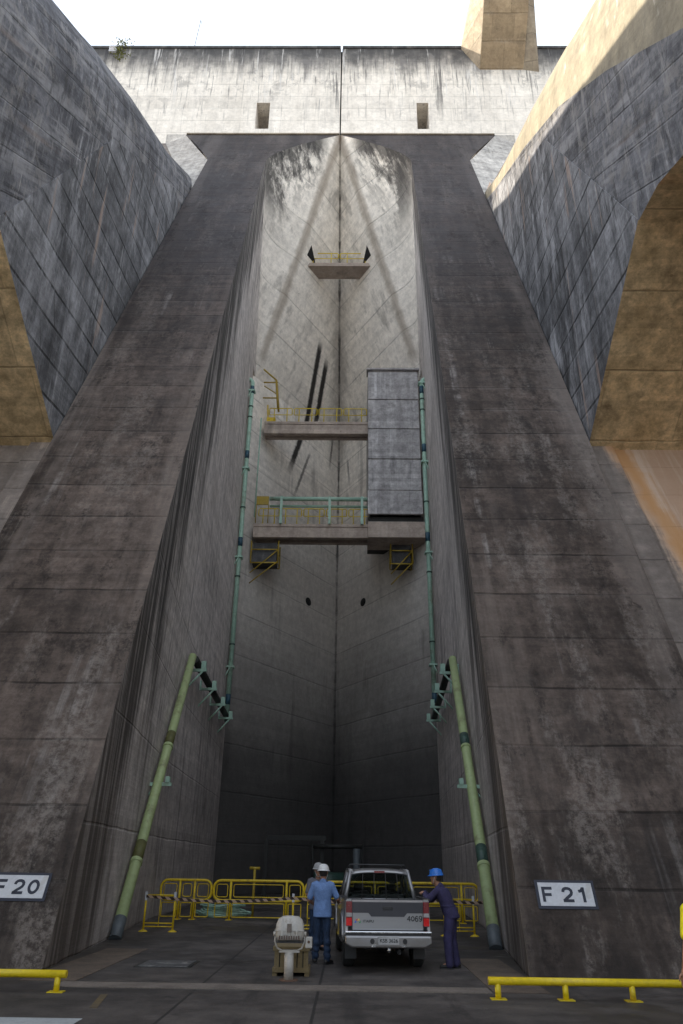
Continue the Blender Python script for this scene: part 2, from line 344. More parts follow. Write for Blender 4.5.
MT['ydim'] = simple('aged_yellow_paint', (.36, .25, .02), .5, dirt=(.14, .09, .03), dirt_amt=.6, scale=2)
MT['mint'] = simple('mint_green_paint', (.34, .52, .42), .5, dirt=(.14, .13, .08), dirt_amt=.6, scale=1.2)
MT['lime'] = simple('pale_green_paint', (.36, .44, .21), .5, dirt=(.15, .14, .07), dirt_amt=.7, scale=1.5)
MT['navyband'] = simple('dark_blue_band', (.015, .065, .10), .5)
MT['greenband'] = simple('dark_green_band', (.03, .07, .055), .5)
MT['olive'] = simple('olive_band', (.10, .10, .03), .6)
MT['pipeend'] = simple('lead_grey_paint', (.085, .10, .11), .5)
MT['darksteel'] = simple('dark_steel', (.030, .030, .028), .6, .3)
MT['black'] = simple('black_void', (.008, .008, .009), .9)
MT['signw'] = simple('sign_white', (.52, .53, .56), .5, var=.14, dirt=(.36, .34, .31), dirt_amt=.6, scale=4)
MT['signb'] = simple('sign_navy', (.018, .022, .038), .5)
MT['rust'] = simple('rusty_steel', (.10, .055, .035), .8, dirt=(.03, .025, .02))

# ------------------------------------------------------------------ mesh helpers
class MB:
    def __init__(s): s.v = []; s.f = []; s.mi = []; s.sm = []
    def q(s, vs, fs, mi=0, smooth=False):
        o = len(s.v); s.v += [tuple(p) for p in vs]
        for f in fs: s.f.append([i+o for i in f]); s.mi.append(mi); s.sm.append(smooth)
        return s
    def face(s, *p, mi=0): return s.q(p, [list(range(len(p)))], mi)
    def box(s, x0, x1, y0, y1, z0, z1, mi=0):
        vs = [(x, y, z) for z in (z0, z1) for y in (y0, y1) for x in (x0, x1)]
        return s.q(vs, [(0, 2, 3, 1), (4, 5, 7, 6), (0, 1, 5, 4), (2, 6, 7, 3), (0, 4, 6, 2), (1, 3, 7, 5)], mi)
    def obox(s, c, ax, ay, az, hx, hy, hz, mi=0):
        c = Vector(c); ax, ay, az = Vector(ax).normalized(), Vector(ay).normalized(), Vector(az).normalized()
        vs = [c+ax*hx*i+ay*hy*j+az*hz*k for k in (-1, 1) for j in (-1, 1) for i in (-1, 1)]
        return s.q(vs, [(0, 2, 3, 1), (4, 5, 7, 6), (0, 1, 5, 4), (2, 6, 7, 3), (0, 4, 6, 2), (1, 3, 7, 5)], mi)
    def tube(s, pts, r, seg=10, mi=0, cap=True, closed=False):
        pts = [Vector(p) for p in pts]; n = len(pts)
        rr = r if isinstance(r, (list, tuple)) else [r]*n
        rings = []; prev = None
        for i, p in enumerate(pts):
            if closed: d = pts[(i+1) % n]-pts[i-1]
            else: d = pts[min(i+1, n-1)]-pts[max(i-1, 0)]
            d.normalize()
            if prev is None:
                a = Vector((0, 0, 1)) if abs(d.z) < .9 else Vector((0, 1, 0))
                u = d.cross(a).normalized()
            else: u = (prev-d*prev.dot(d)).normalized()
            prev = u; w = d.cross(u)
            rings.append([p+(u*cos(2*pi*k/seg)+w*sin(2*pi*k/seg))*rr[i] for k in range(seg)])
        vs = [q for R in rings for q in R]; fs = []
        for i in range(n if closed else n-1):
            a, b = i*seg, ((i+1) % n)*seg
            for k in range(seg): fs.append((a+k, a+(k+1) % seg, b+(k+1) % seg, b+k))
        s.q(vs, fs, mi, True)
        if cap and not closed:
            o = len(s.v)-len(vs)
            s.f.append([o+k for k in range(seg)][::-1]); s.mi.append(mi); s.sm.append(False)
            s.f.append([o+(n-1)*seg+k for k in range(seg)]); s.mi.append(mi); s.sm.append(False)
        return s
    def prism(s, poly, axis, a, b, mi=0):
        """poly of 2D points in the other two axes, extruded along axis from a to b"""
        def mk(p, t):
            return (t, p[0], p[1]) if axis == 'x' else (p[0], t, p[1]) if axis == 'y' else (p[0], p[1], t)
        n = len(poly); vs = [mk(p, a) for p in poly]+[mk(p, b) for p in poly]
        fs = [tuple(range(n))[::-1], tuple(range(n, 2*n))]+[(i, (i+1) % n, n+(i+1) % n, n+i) for i in range(n)]
        return s.q(vs, fs, mi)
    def lathe(s, prof, seg=24, c=(0, 0, 0), mi=0, sx=1, sy=1):
        vs = []; n = len(prof)
        for (r, z) in prof:
            for k in range(seg): vs.append((c[0]+r*cos(2*pi*k/seg)*sx, c[1]+r*sin(2*pi*k/seg)*sy, c[2]+z))
        fs = [(i*seg+k, i*seg+(k+1) % seg, (i+1)*seg+(k+1) % seg, (i+1)*seg+k) for i in range(n-1) for k in range(seg)]
        s.q(vs, fs, mi, True)
        return s
    def patch(s, a, b, c, d, nu=8, nv=8, mi=0):
        a, b, c, d = map(Vector, (a, b, c, d)); vs = []
        for j in range(nv+1):
            t = j/nv
            for i in range(nu+1):
                q = i/nu; vs.append(a.lerp(b, q).lerp(d.lerp(c, q), t))
        return s.q(vs, [(j*(nu+1)+i, j*(nu+1)+i+1, (j+1)*(nu+1)+i+1, (j+1)*(nu+1)+i) for j in range(nv) for i in range(nu)], mi)
    def xf(s, mat): s.v = [tuple(mat @ Vector(p)) for p in s.v]; return s
    def build(s, name, mats, parent=None, bevel=0, seg=2, fix=True):
        me = bpy.data.meshes.new(name); me.from_pydata(s.v, [], s.f)
        if not isinstance(mats, (list, tuple)): mats = [mats]
        for m in mats: me.materials.append(m)
        me.polygons.foreach_set('material_index', s.mi); me.polygons.foreach_set('use_smooth', s.sm)
        me.update()
        if fix:
            b = bmesh.new(); b.from_mesh(me); bmesh.ops.recalc_face_normals(b, faces=b.faces); b.to_mesh(me); b.free()
        o = bpy.data.objects.new(name, me); C.objects.link(o)
        if parent: o.parent = parent
        if bevel:
            m = o.modifiers.new('bevel', 'BEVEL'); m.width = bevel; m.segments = seg; m.limit_method = 'ANGLE'; m.angle_limit = radians(35)
        return o
def tag(o, label=None, cat=None, group=None, kind=None):
    if label: o['label'] = label
    if cat: o['category'] = cat
    if group: o['group'] = group
    if kind: o['kind'] = kind
    return o
def thing(name, label, cat, loc=(0, 0, 0), rz=0, group=None):
    o = bpy.data.objects.new(name, None); C.objects.link(o); o.location = loc; o.rotation_euler = (0, 0, rz); o.empty_display_size = .3
    return tag(o, label, cat, group)
def copy_tree(o, parent=None):
    c = o.copy(); C.objects.link(c)
    if parent: c.parent = parent
    for ch in list(o.children): copy_tree(ch, c)
    return c
def text_mesh(name, txt, size, mat, parent, mw, extr=.002, bold=.0, sx=1.0):
    cu = bpy.data.curves.new(name, 'FONT'); cu.body = txt; cu.size = size; cu.align_x = 'CENTER'; cu.align_y = 'CENTER'
    cu.extrude = extr; cu.offset = bold
    to = bpy.data.objects.new(name+'_c', cu); C.objects.link(to)
    bpy.context.view_layer.update()
    me = bpy.data.meshes.new_from_object(to.evaluated_get(bpy.context.evaluated_depsgraph_get()))
    bpy.data.objects.remove(to); bpy.data.curves.remove(cu)
    me.transform(mw @ Matrix.Diagonal((sx, 1, 1, 1))); me.materials.clear(); me.materials.append(mat)
    o = bpy.data.objects.new(name, me); C.objects.link(o)
    if parent: o.parent = parent
    return o

# ------------------------------------------------------------------ dam geometry (x across, y upstream, z up)
MS = .49; Y0 = 14.8; CY = 39.84; CZ = 51.1; TOPZ = 60.95
HY = lambda z: Y0+MS*z
def wallx(y, z):                       # half width of the chamber between the two buttresses
    e0 = 4.1+.018*z; yk = HY(z)+10.5; end = 6.0-.004*z
    if y <= yk or yk > 43: return e0+.1*(y-HY(z)) if yk <= 43 else e0+(end-e0)*(y-HY(z))/(44-HY(z))
    return e0+1.05+(end-e0-1.05)*(y-yk)/(44-yk)
floor_ = MB().box(-40, 40, -25, 75, -.4, 0)
tag(floor_.build('ground', MT['floor']), kind='structure')
tag(MB().box(-400, 400, -400, 400, -1.2, -.45).build('terrain', MT['pale']), kind='structure')  # unseen ground, coloured pale to bounce sunlight up onto the undersides

for s in (-1, 1):
    nm = 'huge weathered concrete dam buttress on the left, behind the F 20 sign' if s < 0 else 'huge weathered concrete dam buttress on the right, behind the F 21 sign'
    blk = thing('dam_block', nm, 'dam', (0, 0, 0))
    X = lambda v: s*v
    # buttress front face
    zs = [0, 5, 10, 15, 20, 25, 30, 35, 40, 44.9]
    m = MB()
    for a, b in zip(zs[:-1], zs[1:]):
        ia, ib = 4.1+.018*a, 4.1+.018*b
        m.patch((X(ia), HY(a), a), (X(8.9), HY(a), a), (X(8.9), HY(b), b), (X(ib), HY(b), b), 6, 4)
    F = (X(4.91), HY(44.9), 44.9); F2 = (X(8.9), HY(44.9), 44.9); T = (0, CY-.02, CZ); T2 = (X(11.6), CY-.02, CZ)
    # flared head as a strip of quads with curved shoulders
    N = 10; rows = []
    for i in range(N+1):
        t = i/N; z = 44.9+(CZ-44.9)*t
        xi = 4.91*(1-t**1.6); xo = 8.9+2.7*t**1.15
        rows.append(((X(xi), HY(z), z), (X(xo), HY(z), z)))
    for (a, b), (c_, d_) in zip(rows[:-1], rows[1:]): m.face(a, b, d_, c_)
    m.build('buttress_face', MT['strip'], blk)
    # side wall of the chamber
    w = MB(); EY = 44.0
    for a, b in zip([0, 8, 16, 24], [8, 16, 24, 33]):
        pa = [(X(wallx(y_, z_)), y_, z_) for z_ in (a,) for y_ in (HY(a)+(EY-HY(a))*i/12 for i in range(13))]
        pb = [(X(wallx(y_, z_)), y_, z_) for z_ in (b,) for y_ in (HY(b)+(EY-HY(b))*i/12 for i in range(13))]
        for i in range(12): w.patch(pa[i], pa[i+1], pb[i+1], pb[i], 1, 4)
    L = (X(5.85), 45.0, 33)
    for i in range(12): w.face(pb[i], pb[i+1], F)
    w.face(pb[12], L, F)
    for a, b in ((0, 33),):                                          # return face into the corner slot
        w.face((X(wallx(EY, a)), EY, a), (X(7.6), EY, a), (X(7.6), EY, b), (X(wallx(EY, b)), EY, b))
    w.face((X(wallx(EY, 33)), EY, 33), (X(7.6), EY, 33), (X(7.6), 45, 33.0), L)
    # outer side of the buttress
    w.face((X(8.9), Y0, 0), (X(8.9), Y0+.9, 0), (X(8.9), HY(45)+.9, 45), (X(8.9), HY(44.9), 44.9))
    w.build('buttress_side', MT['side'], blk)
    # chamber head wall
    v = MB(); sl_ = 10.5/5.85
    for a, b in zip([0, 8, 16, 24], [8, 16, 24, 33]):
        v.patch((0, 55.5, a), (X(6.9), 55.5-6.9*sl_, a), (X(6.9), 55.5-6.9*sl_, b), (0, 55.5, b), 10, 4)
    v.face((0, 55.5, 33), L, T)
    cur = [Vector(L)]
    pts = [Vector(F)]+[Vector(r[0]) for r in rows[1:]]
    for p_, q_ in zip(pts[:-1], pts[1:]): v.face(L, tuple(p_), tuple(q_))
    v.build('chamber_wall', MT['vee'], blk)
    # outer haunch under the crest
    h = MB(); Mp = (X(8.9), HY(38.3)+.3, 38.3); T3 = (X(13.0), CY-.01, 50.2)
    h.face(F2, T2, T3, Mp); h.face(F2, Mp, (X(8.9), HY(45)+1, 44)); h.face(T2, (X(13.), CY-.01, CZ+.02), T3)
    h.build('haunch', MT['haunch'], blk)
    # slope between the buttresses
    r_ = MB().face((X(9.75), Y0+.45, 0), (X(40), Y0+.45, 0), (X(40), HY(51)+.45, 51), (X(9.75), HY(51)+.45, 51))
    r_.build('dam_slope', MT['recess'], blk)
    gt = MB().face((X(8.9), Y0+.30, 0), (X(9.75), Y0+.30, 0), (X(9.75), HY(45)+.30, 45), (X(8.9), HY(45)+.30, 45))
    gt.face((X(9.75), Y0+.30, 0), (X(9.75), Y0+.45, 0), (X(9.75), HY(45)+.45, 45), (X(9.75), HY(45)+.30, 45))
    gt.build('gutter', MT['recess'], blk)
    # crest wall with its doorway
    c = MB(); x0, x1, z0, z1 = (5.42, 6.44, 51.76, 54.62) if s < 0 else (5.80, 6.70, 51.76, 54.62)
    D = CY+11
    def bx(a, b, *r): c.box(min(X(a), X(b)), max(X(a), X(b)), *r)
    bx(.05, x0, CY, D, CZ, TOPZ); bx(x1, 60, CY, D, CZ, TOPZ); bx(x0, x1, CY, D, z1, TOPZ); bx(x0, x1, CY, D, CZ, z0); bx(x0, x1, CY+2.5, D, z0, z1)
    bx(11.62, 60, CY+.003, D, 30, CZ)
    c.build('crest_wall', MT['crest'], blk)
    k_ = MB(); k_.box(min(X(.08), X(60)), max(X(.08), X(60)), CY-.12, CY+.5, TOPZ, TOPZ+.22)
    k_.build('coping', MT['darkcon'], blk)
    cl = MB(); a_, b_ = sorted((X(.06), X(11.5)))
    cl.box(a_, b_, CY-.10, CY-.002, CZ+.003, CZ+.10); cl.build('ledge', MT['bracket'], blk)
    dj = MB().box(min(0, X(.049)), max(0, X(.049)), CY+.25, D, CZ, TOPZ); dj.build('joint_seal', MT['black'], blk)
    dd = MB().box(min(X(x0), X(x1)), max(X(x0), X(x1)), CY+2.30, CY+2.49, z0, z1); dd.build('doorway', MT['rust'], blk)

# ------------------------------------------------------------------ penstocks
SP = [(46, 47.0), (40, 42.6), (31.2, 36.1), (25, 32.0), (20.4, 28.6), (16, 24.5), (11.8, 20.1), (6, 15.2), (0, 10.5), (-8, 4.0), (-16, -2)]
KPS = {-1: [(46, .8), (31, .75), (20, .95), (12, 1.35), (-16, 1.35)], 1: [(46, .4), (31, .45), (20, 1.0), (12, 1.6), (-16, 1.6)]}
BT = [(46, 28), (40, 28), (31.2, 22), (22, 19.5), (15.85, 18.04), (14.5, 17.9), (13.05, 17.3), (6, 12.6), (0, 8.0), (-8, 1.5), (-16, -5)]
def interp(tab, y):
    for (a, za), (b, zb) in zip(tab[:-1], tab[1:]):
        if b <= y <= a: return zb+(za-zb)*(y-b)/(a-b)
    return tab[-1][1]
ys = sorted(set([p[0] for p in SP]+[p[0] for p in BT]+[-16+i*1.0 for i in range(63) if -16+i <= 46]), reverse=True)
XA, RAD = 8.98, 6.2
for s in (-1, 1):
    pt = thing('penstock', 'massive concrete-clad penstock shell %s, seen from below' % ('on the left, fully in shade' if s < 0 else 'on the right, its rounded top in sunlight'), 'penstock')
    m = MB(); rings = []; NS = 22
    for y in ys:
        zb, zp = interp(BT, y), interp(SP, y)
        kk = interp(KPS[s], y); ring = [(XA, zb), (XA, zb+(zp-zb)*.5)]
        for i in range(NS+1):
            a = pi-pi*i/NS; ring.append((XA+RAD+RAD*math.copysign(abs(cos(a))**.8, cos(a)), zp+RAD*kk*max(0, sin(a))**.8))
        ring += [(XA+2*RAD, zb+(zp-zb)*.5), (XA+2*RAD, zb)]
        rings.append([(s*p[0], y, p[1]) for p in ring])
    n = len(rings[0])
    for A, B in zip(rings[:-1], rings[1:]):
        for i in range(n):
            j = (i+1) % n
            mi = 0 if i in (0, 1) or i in (n-3, n-2) else (2 if i == n-1 else 1)
            m.q([A[i], A[j], B[j], B[i]], [(0, 1, 2, 3)], mi, False)
    # smooth only the round top
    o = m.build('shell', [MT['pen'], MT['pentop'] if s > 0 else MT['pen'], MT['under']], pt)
    bm = bmesh.new(); bm.from_mesh(o.data); bmesh.ops.remove_doubles(bm, verts=bm.verts, dist=.001)
    for f_ in bm.faces: f_.smooth = f_.material_index == 1 or (f_.normal.z > .15)
    bmesh.ops.recalc_face_normals(bm, faces=bm.faces); bm.to_mesh(o.data); bm.free()
    sd = MB(); poly = [(23.5, 13.7), (15.85, 18.04), (22.2, 29.0), (31.2, 36.0), (40, 36), (40, 13.7)]
    k = MB(); xa, xb = sorted((s*8.955, s*21.405)); k.prism(poly, 'x', xa, xb)
    for i, f in enumerate(k.f):
        if i == 2: k.mi[i] = 1
    k.build('saddle', [MT['corbel'], MT['under']], pt)

for s in (-1, 1):
    src = [o for o in bpy.data.objects if o.name.startswith('shell') and (o.data.vertices[0].co.x*s > 0)][0]
    for k_ in (1, 2):  # unseen shell copies beside the visible pair, added to block the low sun
        c_ = bpy.data.objects.new('neighbouring_penstock', src.data); C.objects.link(c_); c_.location.x = s*30.3*k_; tag(c_, kind='structure')

# ------------------------------------------------------------------ crest bracket tower
bt = thing('crest_bracket', 'concrete bracket overhanging the crest wall against the sky, flared at its foot', 'bracket')
m = MB()
prof = [(CY+.5, 58.45), (CY, 58.45), (36.7, 61.5), (31.5, 67.5), (27, 75), (27, 90), (CY+.5, 90)]
m.prism(prof, 'x', 10.9, 14.3)
for i in range(len(m.f)): m.mi[i] = 0
for i in (3, 4, 5): m.mi[i] = 1
m.build('beam', [MT['bracket'], MT['bunder']], bt)
m = MB()
W1, W2, Q = (9.5, CY-.01, 61.0), (10.88, CY-.01, 58.45), (10.88, 36.7, 61.6)
m.face(W1, W2, Q); m.face(W1, Q, (10.88, 35, 66), (10.88, CY+3, 70)); m.face(W1, (10.88, CY+3, 70), (9.5, CY+3, 61.42))
W3, W4 = (15.5, CY-.01, 58.2), (14.28, CY-.01, 58.45)
m.face(W3, W4, (14.28, 36.7, 61.7)); m.face(W3, (14.28, 36.7, 61.7), (14.28, 34.6, 64.5), (15.1, CY-.01, 61.42))
m.face((15.1, CY-.01, 61.42), (14.28, 34.6, 64.5), (14.28, CY, 70))
m.build('flare', MT['bracket'], bt)

# ------------------------------------------------------------------ ground details
def sheet(name, x0, x1, y0, y1, mat, z=.004):
    o = MB().box(x0, x1, y0, y1, -.05, z).build(name, mat); return tag(o, kind='structure')
sheet('pavement_band', -3.35, 3.2, 13.2, 13.72, MT['band'], .012)
sheet('pavement_edge', 3.24, 4.08, 13.3, 17.7, MT['beige'], .008)
sheet('pavement_edge', -4.08, -3.2, 13.8, 18.6, MT['beige'], .008)
tag(sheet('parking_paint', -5.2, -2.12, 8.6, 10.78, MT['wpaint']), kind='structure')
tag(MB().obox((-2.3, 12.05, .0), (1, 0, 0), (-.16, 1, 0), (0, 0, 1), .05, .55, .004).build('worn_paint_dash', MT['ypaint']), kind='structure')
ht = thing('floor_hatch', 'flat scuffed steel hatch set in the deck left of the floodlight', 'hatch')
MB().box(-2.75, -1.75, 15.6, 16.6, .0, .010).build('frame', MT['darksteel'], ht)
MB().box(-2.69, -1.81, 15.66, 16.54, .0, .018).build('cover', MT['hatch'], ht)

# wheel-stop rails
def wheel_stop(xs, xa, xb, label):
    t = thing('guard_rail', label, 'rail', ((xa+xb)/2, 12.72, 0), group='low yellow tube rails on the deck')
    cx = (xa+xb)/2
    MB().tube([(xa-cx, 0, .225), (xb-cx, 0, .225)], .052, 16).build('tube', MT['yellow2'], t)
    for x in xs:
        p = MB(); p.tube([(x-cx, 0, .0), (x-cx, 0, .2)], .043, 12)
        pp = p.build('post', MT['yellow2'], t)
        MB().box(x-cx-.11, x-cx+.11, -.08, .08, .0, .012).build('base_plate', MT['yellow2'], pp)
wheel_stop([-3.12, -4.07, -5.02, -5.97], -6.1, -3.0, 'low yellow tube rail on the deck, left of the chamber entrance')
wheel_stop([3.2, 4.16, 5.11, 6.06], 3.07, 6.3, 'low yellow tube rail on the deck, right of the chamber entrance')

# ------------------------------------------------------------------ signs
def ribbon(mb, pts, w, z0=0., z1=.003):
    P_ = [Vector((a, b, 0)) for a, b in pts]; n = len(P_); L_, R_ = [], []
    for i, p in enumerate(P_):
        d0 = (P_[i]-P_[i-1]).normalized() if i else (P_[1]-P_[0]).normalized()
        d1 = (P_[i+1]-P_[i]).normalized() if i < n-1 else d0
        t_ = (d0+d1).normalized(); k = w/2/max(.5, t_.dot(d1)); nn = Vector((-t_.y, t_.x, 0))
        L_.append(p+nn*k); R_.append(p-nn*k)
    for i in range(n-1):
        a, b, c_, d_ = L_[i], L_[i+1], R_[i+1], R_[i]
        q = [Vector((v.x, v.y, z)) for z in (z0, z1) for v in (a, b, c_, d_)]
        mb.q(q, [(0, 1, 2, 3), (7, 6, 5, 4), (0, 4, 5, 1), (1, 5, 6, 2), (2, 6, 7, 3), (3, 7, 4, 0)])
GLYPH = {'F': [[(-.36, 0), (-.36, .905), (.46, .905)], [(-.24, .48), (.36, .48)]],
         '4': [[(.20, 0), (.20, 1.0)], [(.20, .95), (-.42, .33), (.48, .33)]],
         '6': [[(.34, .82), (.12, .96), (-.16, .90), (-.34, .66), (-.38, .36)], [(.38*cos(2*pi*i/16), .30+.28*sin(2*pi*i/16)) for i in range(17)]],
         '9': [[(-.34, .18), (-.12, .04), (.16, .10), (.34, .34), (.38, .64)], [(.38*cos(2*pi*i/16), .70-.28*sin(2*pi*i/16)) for i in range(17)]],
         '1': [[(.15, 0), (.15, 1.0)], [(-.28, .72), (-.02, .76), (.12, .93)]],
         '0': [[(.40*cos(2*pi*i/20), .5+.40*sin(2*pi*i/20)) for i in range(21)]],
         '2': [[(-.40, .66), (-.37, .78), (-.27, .87), (-.12, .91), (.06, .91), (.22, .87), (.34, .77), (.36, .64), (.30, .52), (.14, .41), (-.10, .28), (-.30, .15), (-.36, .08)], [(-.49, .09), (.48, .09)]]}
nrm = Vector((0, -1, MS)).normalized(); up = Vector((0, MS, 1)).normalized()
for s, txt in ((-1, 'F 20'), (1, 'F 21')):
    cx = s*4.97+(.02 if s > 0 else .02); cz = 1.255
    c0 = Vector((cx, HY(cz), cz))
    t = thing('block_sign', ('white F 20 sign with a dark border, on the left sloping buttress' if s < 0 else 'white F 21 sign with a dark border, on the right sloping buttress'), 'sign', c0)
    MB().obox(nrm*.012, (1, 0, 0), up, nrm, .535, .255, .005).build('border', MT['signb'], t)
    MB().obox(nrm*.019, (1, 0, 0), up, nrm, .485, .205, .004).build('panel', MT['signw'], t)
    mw = Matrix(((1, 0, 0), tuple(up), tuple(nrm))).transposed().to_4x4(); mw.translation = nrm*.0235+up*-.005
    xs = [-.335, .03 if s > 0 else .0, .285 if s > 0 else .27]
    for ch, xc in zip(txt.replace(' ', ''), xs):
        gm = MB()
        for st_ in GLYPH[ch]:
            ribbon(gm, [((p[0]*.20)+xc, (p[1]-.5)*.265) for p in st_], .052)
        gm.xf(mw).build('character', MT['signb'], t)

# ------------------------------------------------------------------ pipes
def upper_pipe(s):
    t = thing('riser_pipe', 'mint green riser pipe with dark blue bands on the %s chamber wall' % ('left' if s < 0 else 'right'), 'pipe', (0, 0, 0), group='green drain pipes on the chamber walls')
    Yp = 42.4 if s < 0 else 41.4
    off = .22
    px = lambda z: s*(wallx(Yp, z)-off)
    zt = 30.6 if s < 0 else 30.0
    pts = [(px(8.6), Yp, 8.6), (px(20), Yp, 20), (px(zt), Yp, zt)]
    for i in range(1, 6):
        a = i/5*pi/2; pts.append((px(zt)+s*(.4-.4*cos(a)), Yp, zt+.4*sin(a)))
    MB().tube(pts, .135, 12).build('pipe', MT['mint'], t)
    for z in (9.8, 19.2, 25.2, zt-.5):
        MB().tube([(px(z), Yp, z-.28), (px(z), Yp, z+.28)], .142, 12).build('band', MT['navyband'], t)
    for z in (11.6, 18.2, 24.2, 30.0):
        b = MB(); b.box(px(z)-.22, px(z)+.22, Yp-.22, Yp+.22, z-.05, z+.05)
        b.tube([(px(z)-s*.2, Yp-.18, z), (px(z)+s*(off+.1), Yp-.18, z)], .035, 6)
        b.tube([(px(z), Yp-.18, z), (px(z)+s*(off+.1), Yp-.18, z-.75)], .035, 6)
        b.build('bracket', MT['mint'], t)
    for z in (12.9, 17.0, 21.5, 28.0, 28.8):
        MB().tube([(px(z), Yp, z-.04), (px(z), Yp, z+.04)], .165, 12).build('flange', MT['greenband'], t)
    tt = thing('connecting_pipe', 'dark horizontal pipe on brackets joining the green pipes on the %s wall' % ('left' if s < 0 else 'right'), 'pipe', group='dark pipes linking the drain pipes')
    ya = 28.6
    hx = lambda y: s*(wallx(y, 8.8)-.30)
    MB().tube([(hx(ya), ya+.25, 8.75), (hx(Yp), Yp-.05, 8.75)], .15, 10).build('pipe', MT['darksteel'], tt)
    for y in (29.6, 33.2, 36.8, 40.6):
        b = MB(); b.box(hx(y)-.45, hx(y)+.45, y-.06, y+.06, 8.44, 8.54)
        b.box(hx(y)-.42, hx(y)-.24, y-.08, y+.08, 8.54, 8.84); b.box(hx(y)+.24, hx(y)+.42, y-.08, y+.08, 8.54, 8.84)
        b.tube([(hx(y)-s*.3, y, 8.46), (hx(y)+s*.45, y, 7.6)], .04, 6)
        b.build('bracket', MT['mint'], tt)
def lower_pipe(s):
    t = thing('drain_pipe', 'pale green inclined pipe with dark bands leaning along the %s chamber wall' % ('left' if s < 0 else 'right'), 'pipe', group='green drain pipes on the chamber walls')
    yb_ = 20.6 if s < 0 else 19.6; A = Vector((s*(wallx(yb_, 0)-.20), yb_, 0)); B = Vector((s*(wallx(28.6, 8.8)-.26), 28.6, 8.8))
    d = (B-A).normalized()
    MB().tube([A+d*.55, B], .145, 16).build('pipe', MT['lime'], t)
    MB().tube([A, A+d*.56], .155, 16).build('foot', MT['pipeend'], t)
    for f, mt in (((.22, 'olive' if s < 0 else 'greenband')), (.60, 'olive' if s < 0 else 'greenband')):
        c = A.lerp(B, f); MB().tube([c-d*.28, c+d*.28], .150, 16).build('band', MT[mt], t)
        MB().tube([c-d*.42, c-d*.30], .165, 16).build('coupling', MT['lime'], t)
    c = A.lerp(B, .43)
    b = MB(); b.box(c.x-.42, c.x+.42, c.y-.05, c.y+.05, c.z-.05, c.z+.05)
    for k in (-1, 1): b.box(c.x+k*.3-.06, c.x+k*.3+.06, c.y-.09, c.y+.09, c.z+.05, c.z+.22)
    b.tube([c, c+Vector((s*.5, 0, -.6))], .03, 6)
    b.build('bracket', MT['mint'], t)
for s in (-1, 1): upper_pipe(s); lower_pipe(s)

# ------------------------------------------------------------------ platforms inside the chamber
def railing(mb, x0, x1, y, z, n, h=1.1, ends=True):
    """panels with gaps, top rail, mid rail"""
    w = (x1-x0)/n
    for i in range(n):
        a, b = x0+i*w+.07, x0+(i+1)*w-.07
        mb.tube([(a, y, z+h*.55), (a, y, z+h-.08), (a+.08, y, z+h), (b-.08, y, z+h), (b, y, z+h-.08), (b, y, z+h*.55)], .035, 8)
        mb.tube([(a, y, z+h*.52), (b, y, z+h*.52)], .03, 8)
        for t in (.22, .78):
            xx = a+(b-a)*t; mb.tube([(xx, y, z), (xx, y, z+h)], .032, 8); mb.box(xx-.07, xx+.07, y-.07, y+.07, z, z+.02)
    return mb
def platform(label, x0, x1, yf, zt, th, dep=1.6):
    t = thing('platform', label, 'platform')
    m = MB(); m.box(x0, x1, yf, yf+dep, zt-.22, zt); m.box(x0, x1, yf+.05, yf+.45, zt-th, zt-.22)
    m.box(x0, x1, yf+dep-.4, yf+dep-.05, zt-th*.9, zt-.22)
    m.build('slab', MT['slab'], t, bevel=.02, seg=1)
    return t
# top platform, trapezoid fitted between the converging walls
t = thing('platform', 'small concrete platform with yellow railing, highest of the three in the chamber', 'platform')
m = MB(); zt, th = 42.2, .30
m.q([(-2.75, 43.6, zt), (2.75, 43.6, zt), (2.3, 45.0, zt), (-2.3, 45.0, zt), (-2.7, 43.6, zt-th), (2.7, 43.6, zt-th), (2.3, 45.0, zt-th), (-2.3, 45.0, zt-th)],
    [(0, 1, 2, 3), (7, 6, 5, 4), (0, 4, 5, 1), (1, 5, 6, 2), (3, 2, 6, 7), (0, 3, 7, 4)])
m.build('slab', MT['slab'], t)
railing(MB(), -2.55, 2.55, 43.75, zt, 2, 1.05).build('railing', MT['yellow2'], t)
for s in (-1, 1):
    dp = [(s*a, 84.04-.865*z_-1.795*a-q, z_) for q in (.05, -.02) for a, z_ in ((1.75, zt+.25), (2.35, zt+.25), (2.05, zt+1.05))]
    MB().q(dp, [(0, 1, 2), (5, 4, 3), (0, 3, 4, 1), (1, 4, 5, 2), (2, 5, 3, 0)]).build('doorway', MT['black'], t)
fr = MB(); fr.tube([(-.8, 45.2, zt), (-.8, 45.2, zt+2.0), (.9, 45.2, zt+2.0), (.9, 45.2, zt)], .03, 6).build('grey_frame', MT['tower'], t)

t = platform('concrete walkway with yellow railing, the middle of the three in the chamber', -5.02, 2.2, 45.3, 29.5, .95, 1.2)
railing(MB(), -4.8, 2.15, 45.4, 29.5, 4, 1.1).build('railing', MT['yellow2'], t)
ax = MB(); ax.box(-4.9, -4.3, 45.45, 45.9, 29.5, 29.9); ax.tube([(-4.8, 45.6, 29.5), (-4.9, 45.6, 31)], .05, 6); ax.build('winch', MT['yellow'], t)
t = platform('wide concrete walkway with mint green frame and yellow railing, lowest in the chamber', -5.28, 2.6, 45.0, 21.6, .95)
railing(MB(), -5.05, 2.3, 45.1, 21.6, 5, 1.1).build('railing', MT['yellow2'], t)
g_ = MB(); g_.tube([(-4.3, 44.85, 23.3), (2.3, 44.85, 23.3)], .14, 10); g_.tube([(-4.3, 45.25, 22.95), (2.3, 45.25, 22.95)], .09, 8); g_.build('monorail', MT['mint'], t)
for x in (-3.5, -.35, 1.75):
    MB().box(x-.08, x+.08, 44.72, 44.88, 21.5, 23.45).build('post', MT['mint'], t)
